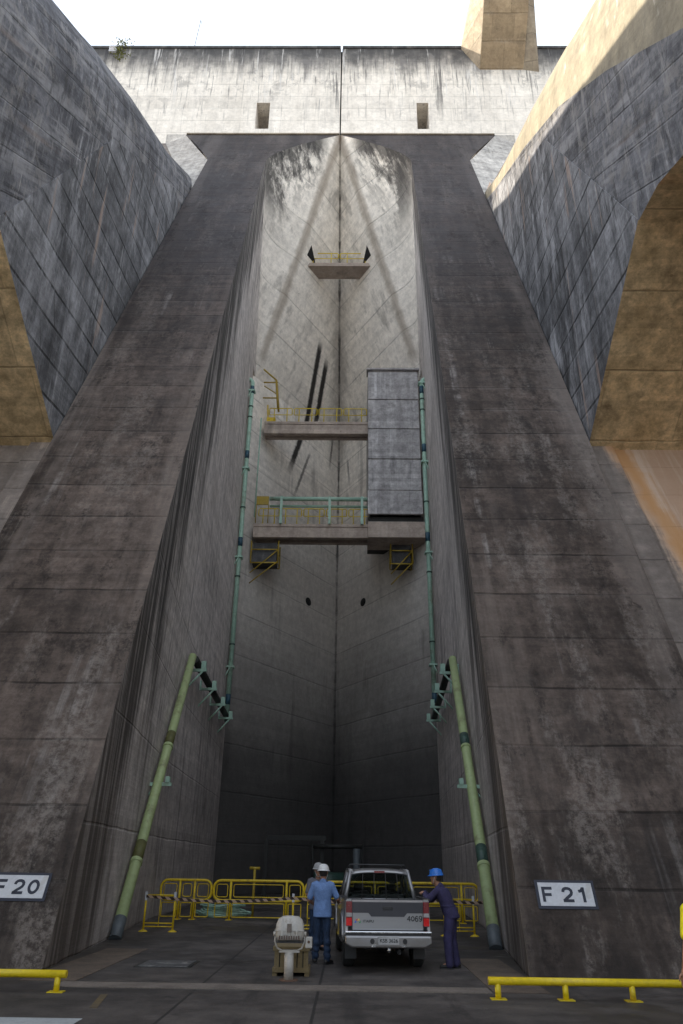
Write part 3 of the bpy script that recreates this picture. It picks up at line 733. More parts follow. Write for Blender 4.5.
MB().box(-5.15, -4.35, 44.9, 45.0, 22.9, 23.5).build('notice_board', MT['ydim'], t)
for x in (-5.15, -4.35): MB().tube([(x, 44.95, 21.6), (x, 44.95, 22.9)], .03, 6).build('board_post', MT['ydim'], t)
# yellow access cages hanging below the lowest walkway
for s in (-1, 1):
    t = thing('access_cage', 'yellow steel access cage hanging below the lowest walkway on its %s end' % ('left' if s < 0 else 'right'), 'cage', group='yellow access cages below the walkway')
    m = MB(); xa, xb = (-5.35, -3.6) if s < 0 else (3.6, 5.0)
    for x in (xa, xb):
        for y in (45.3, 46.4): m.tube([(x, y, 20.5), (x, y, 19.0)], .045, 6)
    for z in (19.0, 19.9):
        m.tube([(xa, 45.3, z), (xb, 45.3, z), (xb, 46.4, z), (xa, 46.4, z)], .045, 6, closed=True)
    m.tube([(xa, 45.3, 18.3), (xb, 45.3, 19.9)], .04, 6); m.tube([(xa, 45.3, 17.6), (xb, 45.3, 19.1)], .04, 6)
    m.build('frame', MT['ydim'], t)
    MB().box(xa+.12, xb-.12, 45.45, 46.35, 19.05, 20.4).build('enclosure', MT['darkcon'], t)
    MB().box(xa+.1, xb-.1, 45.4, 46.3, 18.93, 18.97).build('grating', MT['darksteel'], t)
# yellow davit ladder
t = thing('access_ladder', 'short yellow steel ladder frame on the left chamber wall above the middle walkway', 'ladder')
m = MB(); px_, py_ = -4.75, 45.0
for k in (0, .5): m.tube([(px_+.65, py_+k, 30.4), (px_+.42, py_+k, 32.7)], .075, 8)
for z in (31.2, 32.5): m.tube([(px_+.55, py_, z), (px_-.45, py_, z)], .05, 6)
m.tube([(px_+.42, py_, 32.7), (px_-.5, py_, 33.6)], .06, 6); m.tube([(px_+.55, py_, 31.5), (px_-.4, py_, 32.2)], .04, 6)
for i in range(7): m.tube([(px_+.62-.03*i, py_, 30.6+.32*i), (px_+.62-.03*i, py_+.5, 30.6+.32*i)], .025, 6)
m.build('frame', MT['ydim'], t)
# conduit beside the walkways
tag(MB().tube([(-5.2, 44.9, 29.5), (-5.22, 44.9, 22.0)], .045, 6).build('conduit', MT['mint']), 'thin mint green conduit rising from the lowest walkway to the middle one', 'conduit')
# shaft tower
t = thing('shaft_tower', 'square grey concrete shaft standing at the right end of the walkways', 'tower')
for i in range(4):
    z0 = 23.65+i*2.32+.03
    MB().box(2.15, 5.62, 44.2, 49.5, z0, z0+2.26).build('segment', MT['tower'], t, bevel=.03, seg=1)
MB().box(2.25, 5.55, 44.3, 49.5, 21.95, 33.0).build('core', MT['tower'], t)
MB().box(2.12, 5.65, 44.15, 49.5, 21.95, 23.63).build('segment', MT['tower'], t, bevel=.03, seg=1)
MB().box(2.2, 5.7, 44.6, 49.5, 21.3, 21.95).build('gap_block', MT['darksteel'], t)
MB().box(2.12, 5.75, 44.2, 46.4, 20.35, 21.45).build('base_slab', MT['slab'], t, bevel=.03, seg=1)
MB().box(2.05, 5.72, 44.05, 45.0, 33.0, 33.12).build('cap', MT['tower'], t)
# drain holes
for s in (-1, 1):
    x = 1.95; y = 55.5-x*sl_
    d = Vector((s*.87, .5, 0)).normalized()
    o = MB().lathe([(0, .03), (.26, .03), (.30, 0)], 20)
    n = Vector((-s*10.5, -5.85, 0)).normalized()
    mw = n.to_track_quat('Z', 'Y').to_matrix().to_4x4(); mw.translation = (s*x, y, 18.6)
    o.xf(mw @ Matrix.Diagonal((1.25, 1, 1, 1))); o = o.build('drain_hole', MT['black'])
    tag(o, 'dark round drain hole in the %s chamber wall below the walkway' % ('left' if s < 0 else 'right'), 'hole', 'drain holes')
# rust angle on the right haunch
tag(MB().obox((2.75, 48.3, 36.9), (.83, -1.2, 1.25), (1, .57, 0), (0, 0, 1), .95, .05, .07).build('steel_angle', MT['rust']), 'short rusty steel angle slanting across the right chamber wall', 'angle bar')
# dark portal and machinery at the back of the chamber
t = thing('portal_frame', 'dark steel portal frame standing at the back of the chamber', 'frame')
MB().box(-3.55, -.2, 46.0, 46.25, 2.8, 3.05).build('beam', MT['darksteel'], t)
for x in (-3.5, -.4): MB().box(x-.1, x+.1, 46, 46.25, 0, 2.8).build('leg', MT['darksteel'], t)
t = thing('pump_skid', 'dark pump and pipework on a skid at the back of the chamber', 'machine', (.4, 45.5, 0))
MB().box(-1.6, 1.8, -.8, .8, 0, .25).build('skid', MT['darksteel'], t, bevel=.02)
MB().tube([(-1.2, 0, .8), (.4, 0, .8)], .42, 20).build('motor', MT['greenband'], t)
MB().tube([(.4, 0, .8), (.6, 0, .8), (1.1, 0, 1.2), (1.1, 0, 2.4)], .2, 14).build('pipe', MT['pipeend'], t)
MB().tube([(1.4, .3, 2.5), (-1.3, .3, 2.5)], .12, 12).build('header', MT['darksteel'], t)
for x in (-1.3, 1.4): MB().tube([(x, .3, 0), (x, .3, 2.6)], .07, 8).build('post', MT['darksteel'], t)
m = MB().tube([(-2.2, 29.2, 0), (-2.2, 29.2, 1.55)], .045, 8)
t = thing('valve_stand', 'thin yellow valve stand with a crossbar behind the left barriers', 'valve')
m.build('stem', MT['ydim'], t); MB().tube([(-2.38, 29.2, 1.5), (-2.02, 29.2, 1.5)], .05, 8).build('crossbar', MT['ydim'], t)
t = thing('hose_pile', 'pile of pale green hose lying on the deck behind the left barriers', 'hose', (-3.2, 29.0, 0))
m = MB()
for k in range(7):
    pts = [(.75*(1+.2*sin(k))*cos(a*.5)+.1*sin(a*1.7+k), .5*sin(a*.5)+.08*cos(a+k), .05+.05*k+.03*sin(a*1.3)) for a in range(13)]
    m.tube(pts, .028, 6)
m.build('hose', MT['mint'], t)
# mast and weeds on the crest
t = thing('antenna_mast', 'thin leaning mast standing on the dam crest at the left', 'mast', (-12.0, CY+.3, TOPZ+.2))
MB().tube([(0, 0, 0), (.25, 0, 3.9)], .03, 6).build('pole', MT['pipeend'], t); MB().tube([(.25, 0, 3.9), (.42, 0, 3.2)], .02, 6).build('arm', MT['pipeend'], t)
t = thing('junction_box', 'small white box fixed on the crest wall beside the weeds', 'box', (-18.35, CY-.12, 60.7))
MB().box(-.28, .28, -.12, .1, -.35, .35).build('case', MT['signw'], t, bevel=.02); MB().box(-.2, .2, -.14, -.12, -.25, .25).build('lid', MT['tower'], t)
m = MB(); random.seed(4)
for i in range(170):
    c0 = Vector((random.gauss(0, .35), random.gauss(0, .12)-.25, random.uniform(-1.7, .5)))
    a = random.uniform(0, 6.28); d = Vector((cos(a), sin(a)*.5, random.uniform(-.4, .9))).normalized(); w_ = Vector((-d.y, d.x, .3)).normalized()
    l = random.uniform(.12, .28); m.face(c0, c0+d*l*.5+w_*.05, c0+d*l, c0+d*l*.5-w_*.05)
m.tube([(0, -.1, -1.7), (.05, -.25, -.6), (-.05, -.3, .5)], .02, 5); o = m.build('weed', simple('weed_green', (.13, .14, .03), .7), fix=False); o.location = (-17.6, CY-.1, 61.0)
tag(o, 'tuft of yellow-green weeds growing out of the crest wall', 'plant')

# ------------------------------------------------------------------ barriers
def rr(x0, x1, z0, z1, r, y=0, n=5):
    pts = []
    for (cx, cz, a0) in ((x1-r, z1-r, 0), (x0+r, z1-r, pi/2), (x0+r, z0+r, pi), (x1-r, z0+r, 1.5*pi)):
        for i in range(n+1): a = a0+i/n*pi/2; pts.append((cx+r*cos(a), y, cz+r*sin(a)))
    return pts
def barrier(x, w, label, posts):
    t = thing('barrier', label, 'barrier', (x, 27.6, 0), group='yellow tube barriers across the chamber')
    MB().tube(rr(0, w, .56, 1.14, .22), .042, 10, closed=True).build('top_frame', MT['yellow'], t)
    for p in posts:
        po = MB().tube([(p, 0, .02), (p, 0, 1.14)], .04, 10).build('post', MT['yellow'], t)
        MB().box(p-.1, p+.1, -.16, .16, 0, .02).build('foot', MT['yellow'], po)
    cuts = [0]+list(posts)+[w]
    inn = MB(); low = MB()
    for a, b in zip(cuts[:-1], cuts[1:]):
        if b-a > .3:
            inn.tube(rr(a+.10, b-.10, .66, 1.03, .06), .016, 6, closed=True)
            low.tube(rr(a+.07, b-.07, .08, .48, .03), .018, 6, closed=True)
    inn.build('upper_rods', MT['yellow'], t); low.build('lower_rods', MT['yellow'], t)
    return t
barrier(-5.05, 1.65, 'short yellow tube barrier against the left chamber wall', (.62, 1.1))
barrier(-3.32, 2.92, 'yellow tube barrier behind the floodlight', (.55, 2.37))
barrier(-.33, 2.8, 'yellow tube barrier hidden behind the pickup and the man in the light blue shirt', (.55, 2.25))
barrier(2.53, 2.75, 'yellow tube barrier ending at the right chamber wall behind the man in overalls', (.55, 2.2))
def tape_stand(x, label, w=.78):
    t = thing('barrier_stand', label, 'stand', (x, 22.9, 0), group='yellow stands carrying the striped tape')
    for k in (0, w):
        po = MB().tube([(k, 0, .02), (k, 0, .89)], .028, 8).build('post', MT['yellow'], t)
        MB().lathe([(0, .05), (.05, .045), (.12, .01), (.12, 0)], 12, (k, 0, 0)).build('foot', MT['yellow'], po)
        MB().box(k-.03, k+.03, -.035, .035, .74, .95).build('clip', MT['signw'], po)
    m = MB()
    for z in (.12, .20, .87): m.tube([(0, 0, z), (w, 0, z)], .018, 6)
    m.tube([(w/2, 0, .12), (w/2, 0, .87)], .012, 6); m.build('crossbars', MT['yellow'], t); return t
tape_stand(-4.38, 'yellow stand with striped tape beside the left wall')
tape_stand(-.42, 'yellow stand with striped tape behind the floodlight')
tape_stand(3.62, 'yellow stand with striped tape beside the right wall')
def tape_mat():
    g = G('striped_tape'); x, y, z = g.xyz(); q = g.ma('FRACT', g.mul(g.add(x, g.mul(z, 1.0)), 4.6))
    return g.out(g.mix(g.rng(q, .45, .52), (.40, .28, .20), (.035, .02, .015)), .6)
MT['tape'] = tape_mat()
for (xa, xb, l) in ((-4.38, -.42, 'striped warning tape stretched from the left wall to the stand behind the floodlight'), (-.42, 3.62, 'striped warning tape stretched behind the pickup'), (3.62, 5.1, 'striped warning tape stretched to the right wall')):
    m = MB(); N = 16
    for i in range(N):
        a, b = i/N, (i+1)/N
        f = lambda t: (xa+(xb-xa)*t, 22.86, .84-.10*sin(pi*t)*min(1, (xb-xa)/3))
        p, q_ = f(a), f(b)
        m.q([(p[0], p[1], p[2]-.035), (q_[0], q_[1], q_[2]-.035), (q_[0], q_[1], q_[2]+.035), (p[0], p[1], p[2]+.035),
             (p[0], p[1]+.004, p[2]-.035), (q_[0], q_[1]+.004, q_[2]-.035), (q_[0], q_[1]+.004, q_[2]+.035), (p[0], p[1]+.004, p[2]+.035)],
            [(0, 1, 2, 3), (7, 6, 5, 4), (0, 4, 5, 1), (3, 2, 6, 7)])
    tag(m.build('warning_tape', MT['tape']), l, 'tape', 'striped warning tapes')

# ------------------------------------------------------------------ floodlight
MT['lampw'] = simple('cream_enamel', (.42, .40, .365), .45, dirt=(.22, .18, .13), dirt_amt=.7, scale=8)
MT['lampd'] = simple('lamp_ribs', (.10, .06, .045), .6)
MT['glassd'] = simple('lamp_glass', (.035, .037, .04), .12)
MT['wood'] = simple('weathered_timber', (.17, .13, .065), .85, dirt=(.06, .045, .025), dirt_amt=.6, scale=9, bump=.5)
t = thing('floodlight', 'cream metal floodlight on a white post in front of a timber crate', 'floodlight', (.10, 14.25, 0))
p = MB().tube([(0, 0, .02), (0, 0, .40)], .076, 24); p.build('post', MT['lampw'], t)
MB().lathe([(0, .02), (.15, .02), (.15, 0)], 24).build('base_plate', MT['rust'], t)
MB().box(-.17, .17, -.06, .06, .395, .415).build('seat_plate', MT['lampw'], t, bevel=.004)
y_ = MB(); ys_ = [(-.235, 0, .66), (-.245, 0, .55), (-.20, 0, .455), (-.12, 0, .42), (.12, 0, .42), (.20, 0, .455), (.245, 0, .55), (.235, 0, .66)]
y_.tube(ys_, .014, 8); y_.build('yoke', MT['lampw'], t)
hd = MB()
secs = [(.205, .130, .50), (.225, .16, .60), (.225, .17, .66), (.222, .165, .76), (.19, .14, .86), (.13, .09, .91), (.04, .03, .925)]
def rrect(a, b, z, n=6, e=.55):
    out = []
    for k in range(28):
        q = 2*pi*k/28; out.append((math.copysign(abs(cos(q))**e, cos(q))*a, math.copysign(abs(sin(q))**e, sin(q))*b, z))
    return out
R_ = [rrect(*q) for q in secs]; vs = [v_ for r in R_ for v_ in r]
hd.q(vs, [(i*28+k, i*28+(k+1) % 28, (i+1)*28+(k+1) % 28, (i+1)*28+k) for i in range(len(R_)-1) for k in range(28)]+[tuple(range(28))[::-1], tuple(range((len(R_)-1)*28, len(R_)*28))], 0, True)
for k in (-.115, 0, .115): hd.box(k-.010, k+.010, -.178, -.15, .56, .86)
hd.box(-.23, .23, -.176, -.165, .645, .66)
HS = Matrix.Translation((0, 0, .93)) @ Matrix.Diagonal((1.04, 1, .86, 1)) @ Matrix.Translation((0, 0, -.93))
hd.xf(HS @ Matrix.Translation((0, 0, .66)) @ Matrix.Rotation(radians(-12), 4, 'X') @ Matrix.Translation((0, 0, -.66)))
hd.build('housing', MT['lampw'], t)
lt = MB().box(-.035, .035, -.215, -.18, .66, .80); lt.xf(HS).build('latch', MT['band'], t, bevel=.004)
rb = MB()
for i in range(9): x = -.15+.0375*i; rb.box(x-.008, x+.008, -.17, -.10, .535, .60)
rb.xf(HS).build('cooling_ribs', MT['lampd'], t)
MB().box(-.185, .185, -.12, .12, .545, .565).build('glass', MT['glassd'], t)
for k in (-1, 1): MB().tube([(k*.225, 0, .66), (k*.27, 0, .66)], .035, 14).build('pivot', MT['lampw'], t)
jb = MB().box(.26, .37, -.04, .07, .46, .62); jo = jb.build('junction_box', MT['lampw'], t, bevel=.012)
MB().tube([(.315, -.045, .55), (.315, -.04, .55)], .022, 12).build('gland', MT['rust'], jo)
t = thing('timber_crate', 'low weathered timber crate standing right behind the floodlight post', 'crate', (.10, 14.75, 0))
for z in (.09, .40): MB().box(-.31, .31, -.03, .55, z-.035, z+.035).build('rail', MT['wood'], t, bevel=.006)
for k in range(6): MB().box(-.28+k*.098, -.20+k*.098, -.01, .02, .12, .37).build('slat', MT['wood'], t)
MB().box(-.25, .25, .03, .5, .05, .36).build('inner_block', MT['darksteel'], t)
for k in (-.27, .27): MB().box(k-.04, k+.04, 0, .5, 0, .06).build('runner', MT['wood'], t)

# ------------------------------------------------------------------ pickup truck
def paint(name, col, rough=.28, metal=.6, coat=.6):
    g = G(name); g.xyz(obj=True); n = g.noise(g.src, 5, 5); z = g.xyz()[2]
    c = g.mix(g.mul(g.rng(g.add(z, g.mul(n, .4)), .55, .95, 1., 0.), .5), col, (.14, .12, .10))
    m = g.out(c, g.rng(n, .3, .7, rough, rough+.12), None, metal, .5); g.b.inputs['Coat Weight'].default_value = coat; return m
MT['silver'] = paint('silver_paint', (.27, .27, .28))
MT['grey'] = paint('graphite_paint', (.042, .042, .05), .4, .3, .3)
MT['chrome'] = simple('chrome', (.75, .77, .80), .12, 1., var=.05)
MT['tyre'] = simple('rubber', (.016, .016, .016), .85, bump=.3)
MT['plastic'] = simple('black_plastic', (.02, .02, .022), .55)
MT['redl'] = simple('red_lens', (.55, .01, .012), .15)
MT['drkred'] = simple('dark_red_lens', (.16, .015, .02), .2)
MT['clear'] = simple('clear_lens', (.35, .33, .33), .15)
def glassm():
    g = G('tinted_glass'); b = g.b
    b.inputs['Base Color'].default_value = (.55, .6, .58, 1); b.inputs['Transmission Weight'].default_value = 1; b.inputs['Roughness'].default_value = .02; b.inputs['IOR'].default_value = 1.05
    b.inputs['Specular IOR Level'].default_value = .8
    return g.m
MT['glass'] = glassm()
tr = thing('pickup_truck', 'silver double-cab pickup with fleet number 4069 parked in the chamber, seen from behind', 'pickup truck', (1.755, 15.25, 0), radians(3.2))
K = .92; KX = .862; KZ = .945
KM = Matrix.Diagonal((KX, K, KZ, 1))
def tp(mb, name, mat, parent=tr, bevel=0, seg=2): return mb.xf(KM).build(name, mat, parent, bevel, seg)
# bed and body sides (y forward from the tailgate, wheels at y=1.1 and 4.1)
def arch(cy, r, z0, n=10, a0=0.0):
    return [(cy+r*cos(a), z0+r*sin(a)) for a in [pi*i/n for i in range(n+1)]]
side = [(.0, .62), (.62, .50)]
A1 = arch(1.12, .46, .46); A2 = arch(4.10, .46, .46)
poly = [(0, .62), (.30, .52), (.66, .46)]+A1[::-1]+[(1.60, .38), (3.60, .38)]+A2[::-1]+[(4.58, .42), (4.98, .50), (4.95, .86), (4.80, 1.0), (3.85, 1.10), (1.52, 1.14), (1.50, 1.20), (.02, 1.20)]
for s in (-1, 1):
    m = MB()
    n = len(poly)
    def wx(p): return .885-.05*max(0, (p[1]-.8))-.03*max(0, .7-p[1])-(.05*max(0, p[0]-4.3))
    outer = [(s*wx(p), p[0], p[1]) for p in poly]; inner = [(s*(wx(p)-.07), p[0], p[1]) for p in poly]
    m.q(outer+inner, [tuple(range(n)), tuple(range(n, 2*n))[::-1]]+[(i, (i+1) % n, n+(i+1) % n, n+i) for i in range(n)])
    tp(m, 'body_side', MT['silver'], bevel=.012)
    for cy in (1.12, 4.10):
        pts = [(s*.885, q[0], q[1]) for q in arch(cy, .47, .46)]
        tp(MB().tube(pts, .032, 8), 'wheel_flare', MT['silver'])
    pass
m = MB(); m.box(-.80, .80, .06, 1.5, .62, .66); m.box(-.80, .80, 1.46, 1.5, .62, 1.16); tp(m, 'bed', MT['plastic'])
for s in (-1, 1):
    MB_ = MB().box(s*.84-.05, s*.84+.05, .02, 1.5, 1.195, 1.225); tp(MB_, 'bed_rail', MT['plastic'], bevel=.008)
# tailgate
m = MB().box(-.735, .735, -.02, .05, .70, 1.205); tg = tp(m, 'tailgate', MT['silver'], bevel=.015)
m = MB().prism([(-.725, 1.165), (-.725, .985), (-.40, .985), (-.34, .925), (.34, .925), (.40, .985), (.725, .985), (.725, 1.165)], 'y', -.03, -.015); tp(m, 'upper_panel', MT['grey'], tg)
m = MB().box(-.10, .10, -.045, -.028, 1.035, 1.09); tp(m, 'handle', MT['plastic'], tg, bevel=.006)
m = MB().box(-.735, .735, -.03, -.018, 1.17, 1.20); tp(m, 'top_trim', MT['clear'], tg)
# emblem: small four-colour mark and lettering, fleet number
base = Matrix(((1, 0, 0), (0, 0, 1), (0, -1, 0))).transposed().to_4x4()
base = Matrix.Rotation(pi/2, 4, 'X')
def dec(txt, x, z, size, mat, bold=.0, sx=1.):
    mw = Matrix.Translation((x*KX, -.032*K, z*KZ)) @ base
    text_mesh('lettering', txt, size*K, mat, tg, mw, .001, bold, sx)
for ch, xc in zip('4069', (.435, .515, .595, .675)):
    gm = MB()
    for st_ in GLYPH[ch]: ribbon(gm, [(p[0]*.062, (p[1]-.5)*.085) for p in st_], .016, 0, .002)
    gm.xf(Matrix.Translation((xc*KX, -.024*K, .895*KZ)) @ base).build('numeral', MT['plastic'], tg)
dec('ITAIPU', -.40, .845, .062, MT['plastic'], .001, 1.15)
for (dx, dz, col, nm) in ((-.03, .0, (.02, .10, .5), 'blue'), (-.005, .035, (.5, .04, .05), 'red'), (.035, .035, (.7, .45, .03), 'yellow'), (.06, -.005, (.02, .25, .06), 'green')):
    m = MB().prism([(-.64+dx-.02, .84+dz-.02), (-.64+dx+.022, .84+dz-.018), (-.64+dx+.018, .84+dz+.022)], 'y', -.032, -.02)
    tp(m, 'emblem_'+nm, simple('emblem_'+nm, col, .4), tg)
# tail lights
for s in (-1, 1):
    xx = s*.795
    la = MB().box(xx-.062, xx+.062, -.03, .10, .76, 1.175); lo = tp(la, 'tail_light', MT['drkred'], bevel=.012)
    tp(MB().box(xx-.058, xx+.058, -.036, -.028, .775, .90), 'brake_lens', MT['redl'], lo)
    tp(MB().box(xx-.058, xx+.058, -.035, -.028, .92, .985), 'reverse_lens', MT['clear'], lo)
    tp(MB().box(xx-.05, xx+.05, -.02, .06, 1.178, 1.215), 'corner_cap', MT['silver'])
# bumper
for s in (-1, 1): tp(MB().box(s*.736-.004, s*.736+.004, -.022, .05, .70, 1.2), 'panel_gap', MT['plastic'], tg)
m = MB().prism([(-.88, .48), (-.74, .42), (.74, .42), (.88, .48), (.88, .62), (-.88, .62)], 'y', -.16, .02); bp = tp(m, 'bumper', MT['silver'], bevel=.03, seg=3)
tp(MB().box(-.88, .88, -.15, -.02, .655, .69), 'chrome_step', MT['chrome'], bp, bevel=.008)
tp(MB().box(-.86, .86, -.13, 0, .62, .655), 'step_pad', MT['plastic'], bp)
pl = tp(MB().box(-.21, .21, -.175, -.158, .475, .61), 'licence_plate', simple('plate_grey', (.36, .36, .36), .4), bevel=.004)
mw = Matrix.Translation((0, -.178*K, .54*KZ)) @ base; text_mesh('plate_lettering', 'KSB 3626', .088*K, MT['plastic'], pl, mw, .001, .001, 1.0)
for s in (-1, 1):
    tp(MB().tube([(s*.33, -.17, .53), (s*.33, -.14, .53)], .045, 14), 'tow_eye', MT['plastic'], bp)
    tp(MB().box(s*.30-.05, s*.30+.05, -.168, -.15, .44, .475), 'plate_light', MT['chrome'], bp)
tp(MB().tube([(0, -.02, .38), (0, -.22, .38), (0, -.24, .42)], .03, 8), 'tow_hitch', MT['chrome'])
# underside
m = MB(); m.box(-.45, -.35, .1, 4.7, .38, .48); m.box(.35, .45, .1, 4.7, .38, .48); m.tube([(-.7, 1.12, .36), (.7, 1.12, .36)], .055, 10); m.lathe([(0, -.13), (.10, -.09), (.13, 0), (.10, .09), (0, .13)], 14, (0, 1.12, .36))
m.tube([(.25, .15, .33), (.25, 1.6, .36)], .045, 8); m.box(-.7, .7, 1.6, 4.4, .36, .5); tp(m, 'chassis', MT['plastic'])
for s in (-1, 1):
    tp(MB().box(s*.72-.12, s*.72+.12, .58, .60, .18, .50), 'mud_flap', MT['plastic'])
    for cy in (1.12, 4.10):
        w_ = MB(); cx = s*.735
        prof = [(.20, -.115), (.33, -.125), (.365, -.10), (.375, -.05), (.375, .05), (.365, .10), (.33, .125), (.20, .115)]
        ring = MB().lathe(prof, 32); ring.xf(Matrix.Translation((cx, cy, .375)) @ Matrix.Rotation(pi/2, 4, 'Y'))
        wo = tp(ring, 'wheel', MT['tyre'])
        rm = MB().lathe([(0, s*.06), (.05, s*.07), (.07, s*.05), (.17, s*.04), (.205, s*.10), (.22, s*.11)], 24)
        rm.xf(Matrix.Translation((cx, cy, .375)) @ Matrix.Rotation(pi/2, 4, 'Y')); tp(rm, 'rim', MT['chrome'], wo)
        tp(MB().tube([(cx-.10, cy, .375), (cx+.02, cy, .375)], .19, 16), 'hub', MT['plastic'], wo)
# cab: pillars, roof, glass (rear window y 1.52 -> 1.72)
zb, zr = 1.14, 1.70
def cabring(y, hw, z): return [(-hw, y, z), (hw, y, z)]
lo_ = dict(r=(1.54, .80), f=(3.75, .82)); hi_ = dict(r=(1.72, .64), f=(2.95, .655))
m = MB()
for s in (-1, 1):
    for (ya, xa, yb, xb, rr_) in ((1.54, .80, 1.72, .66, .045), (2.62, .815, 2.50, .665, .035), (3.75, .80, 2.95, .665, .04)):
        m.tube([(s*xa, ya, zb-.02), (s*xb, yb, zr-.03)], rr_, 8)
    m.tube([(s*.655, 1.70, zr-.03), (s*.66, 2.97, zr-.02)], .045, 8)
    m.tube([(s*.81, 1.54, zb), (s*.82, 3.75, zb-.02)], .04, 8)
m.tube([(-.81, 1.54, zb), (.81, 1.54, zb)], .035, 8); m.tube([(-.80, 3.78, zb-.02), (.80, 3.78, zb-.02)], .035, 8)
tp(m, 'pillars', MT['silver'])
m = MB(); N = 10; vs = []
for j, (y, hw, z) in enumerate(((1.66, .655, zr-.035), (1.72, .67, zr+.0), (2.0, .68, zr+.03), (2.6, .68, zr+.035), (2.95, .67, zr+.0), (3.02, .66, zr-.04))):
    for i in range(N+1):
        t_ = -1+2*i/N; vs.append((hw*t_, y, z-.045*abs(t_)**3))
m.q(vs, [(j*(N+1)+i, j*(N+1)+i+1, (j+1)*(N+1)+i+1, (j+1)*(N+1)+i) for j in range(5) for i in range(N)], 0, True)
rf = tp(m, 'roof', MT['silver']); sol = rf.modifiers.new('solid', 'SOLIDIFY'); sol.thickness = .03
tp(MB().box(-.12, .12, 1.63, 1.67, zr-.055, zr-.015), 'third_brake_light', MT['drkred'], rf)
for y in (1.95, 2.7):
    tp(MB().tube([(-.66, y, zr+.02), (-.62, y, zr+.10), (.62, y, zr+.10), (.66, y, zr+.02)], .014, 6), 'roof_bar', MT['plastic'], rf)
def pane(pts, name):
    m = MB(); a = [Vector(p) for p in pts]; n_ = (a[1]-a[0]).cross(a[2]-a[1]).normalized()*.005
    k = len(a); m.q(a+[p+n_ for p in a], [tuple(range(k)), tuple(range(k, 2*k))[::-1]]+[(i, (i+1) % k, k+(i+1) % k, k+i) for i in range(k)])
    return tp(m, name, MT['glass'])
pane([(-.77, 1.55, zb+.03), (.77, 1.55, zb+.03), (.635, 1.71, zr-.05), (-.635, 1.71, zr-.05)], 'rear_window')
pane([(-.77, 3.74, zb+.0), (.77, 3.74, zb+.0), (.635, 2.98, zr-.05), (-.635, 2.98, zr-.05)], 'windscreen')
for s in (-1, 1):
    pane([(s*.80, 1.62, zb+.02), (s*.81, 2.58, zb+.02), (s*.665, 2.47, zr-.06), (s*.66, 1.76, zr-.06)], 'side_window')
    pane([(s*.81, 2.66, zb+.02), (s*.80, 3.62, zb+.0), (s*.665, 2.92, zr-.06), (s*.665, 2.53, zr-.06)], 'side_window')
    mi_ = MB().box(s*.98-.09, s*.98+.09, 3.25, 3.33, 1.10, 1.27); tp(mi_, 'mirror', MT['plastic'], bevel=.02)
    tp(MB().box(min(s*.80, s*.92), max(s*.80, s*.92), 3.27, 3.31, 1.14, 1.18), 'mirror_arm', MT['plastic'])
m = MB(); m.prism([(3.75, 1.12), (4.80, 1.0), (4.95, .86), (4.97, .5), (3.75, .5)], 'x', -.82, .82); tp(m, 'bonnet', MT['silver'], bevel=.03)
m = MB(); m.box(-.80, .80, 1.56, 3.75, .5, 1.08); tp(m, 'cab_floor', MT['plastic'])
gd = MB()
for x in (-.42, -.14, .14, .42): gd.tube([(x, 1.50, 1.16), (x*.92, 1.60, zr-.06)], .008, 6)
tp(gd, 'window_guard', MT['plastic'])
st = MB()
for x in (-.40, .40):
    st.box(x-.24, x+.24, 2.75, 2.88, .9, 1.28); st.box(x-.12, x+.12, 2.76, 2.86, 1.28, 1.42)
st.box(-.62, .62, 1.78, 1.9, .9, 1.24); tp(st, 'seats', MT['plastic'], bevel=.03)
m = MB().tube([(-.42+.17*cos(a*pi/8), 3.2-.03*sin(a*pi/8), 1.17+.17*sin(a*pi/8)) for a in range(16)], .015, 6, closed=True); tp(m, 'steering_wheel', MT['plastic'])

# ------------------------------------------------------------------ people
def capsule(mb, p, q, r0, r1, seg=14, mi=0):
    p, q = Vector(p), Vector(q); d = (q-p); L_ = d.length; d = d/L_ if L_ > 1e-6 else Vector((0, 0, 1))
    pts = []; rs = []
    for a in (-80, -50, -20): pts.append(p+d*(sin(radians(a))*r0)); rs.append(r0*cos(radians(a)))
    for a in (20, 50, 80): pts.append(q+d*(sin(radians(a))*r1)); rs.append(r1*cos(radians(a)))
    mb.tube(pts, rs, seg, mi)
def ell(mb, secs, seg=20, mi=0):
    """secs: (cx, cy, z, rx, ry)"""
    vs = []
    for (cx, cy, z, rx, ry) in secs:
        for k in range(seg): a = 2*pi*k/seg; vs.append((cx+rx*cos(a), cy+ry*sin(a), z))
    n = len(secs)
    mb.q(vs, [(i*seg+k, i*seg+(k+1) % seg, (i+1)*seg+(k+1) % seg, (i+1)*seg+k) for i in range(n-1) for k in range(seg)]+[tuple(range(seg))[::-1], tuple(range((n-1)*seg, n*seg))], mi, True)
def remesh(o, vox, it=6, fac=.5):
    m = o.modifiers.new('remesh', 'REMESH'); m.mode = 'VOXEL'; m.voxel_size = vox; m.use_smooth_shade = True
    s_ = o.modifiers.new('smooth', 'SMOOTH'); s_.iterations = it; s_.factor = fac
    return o
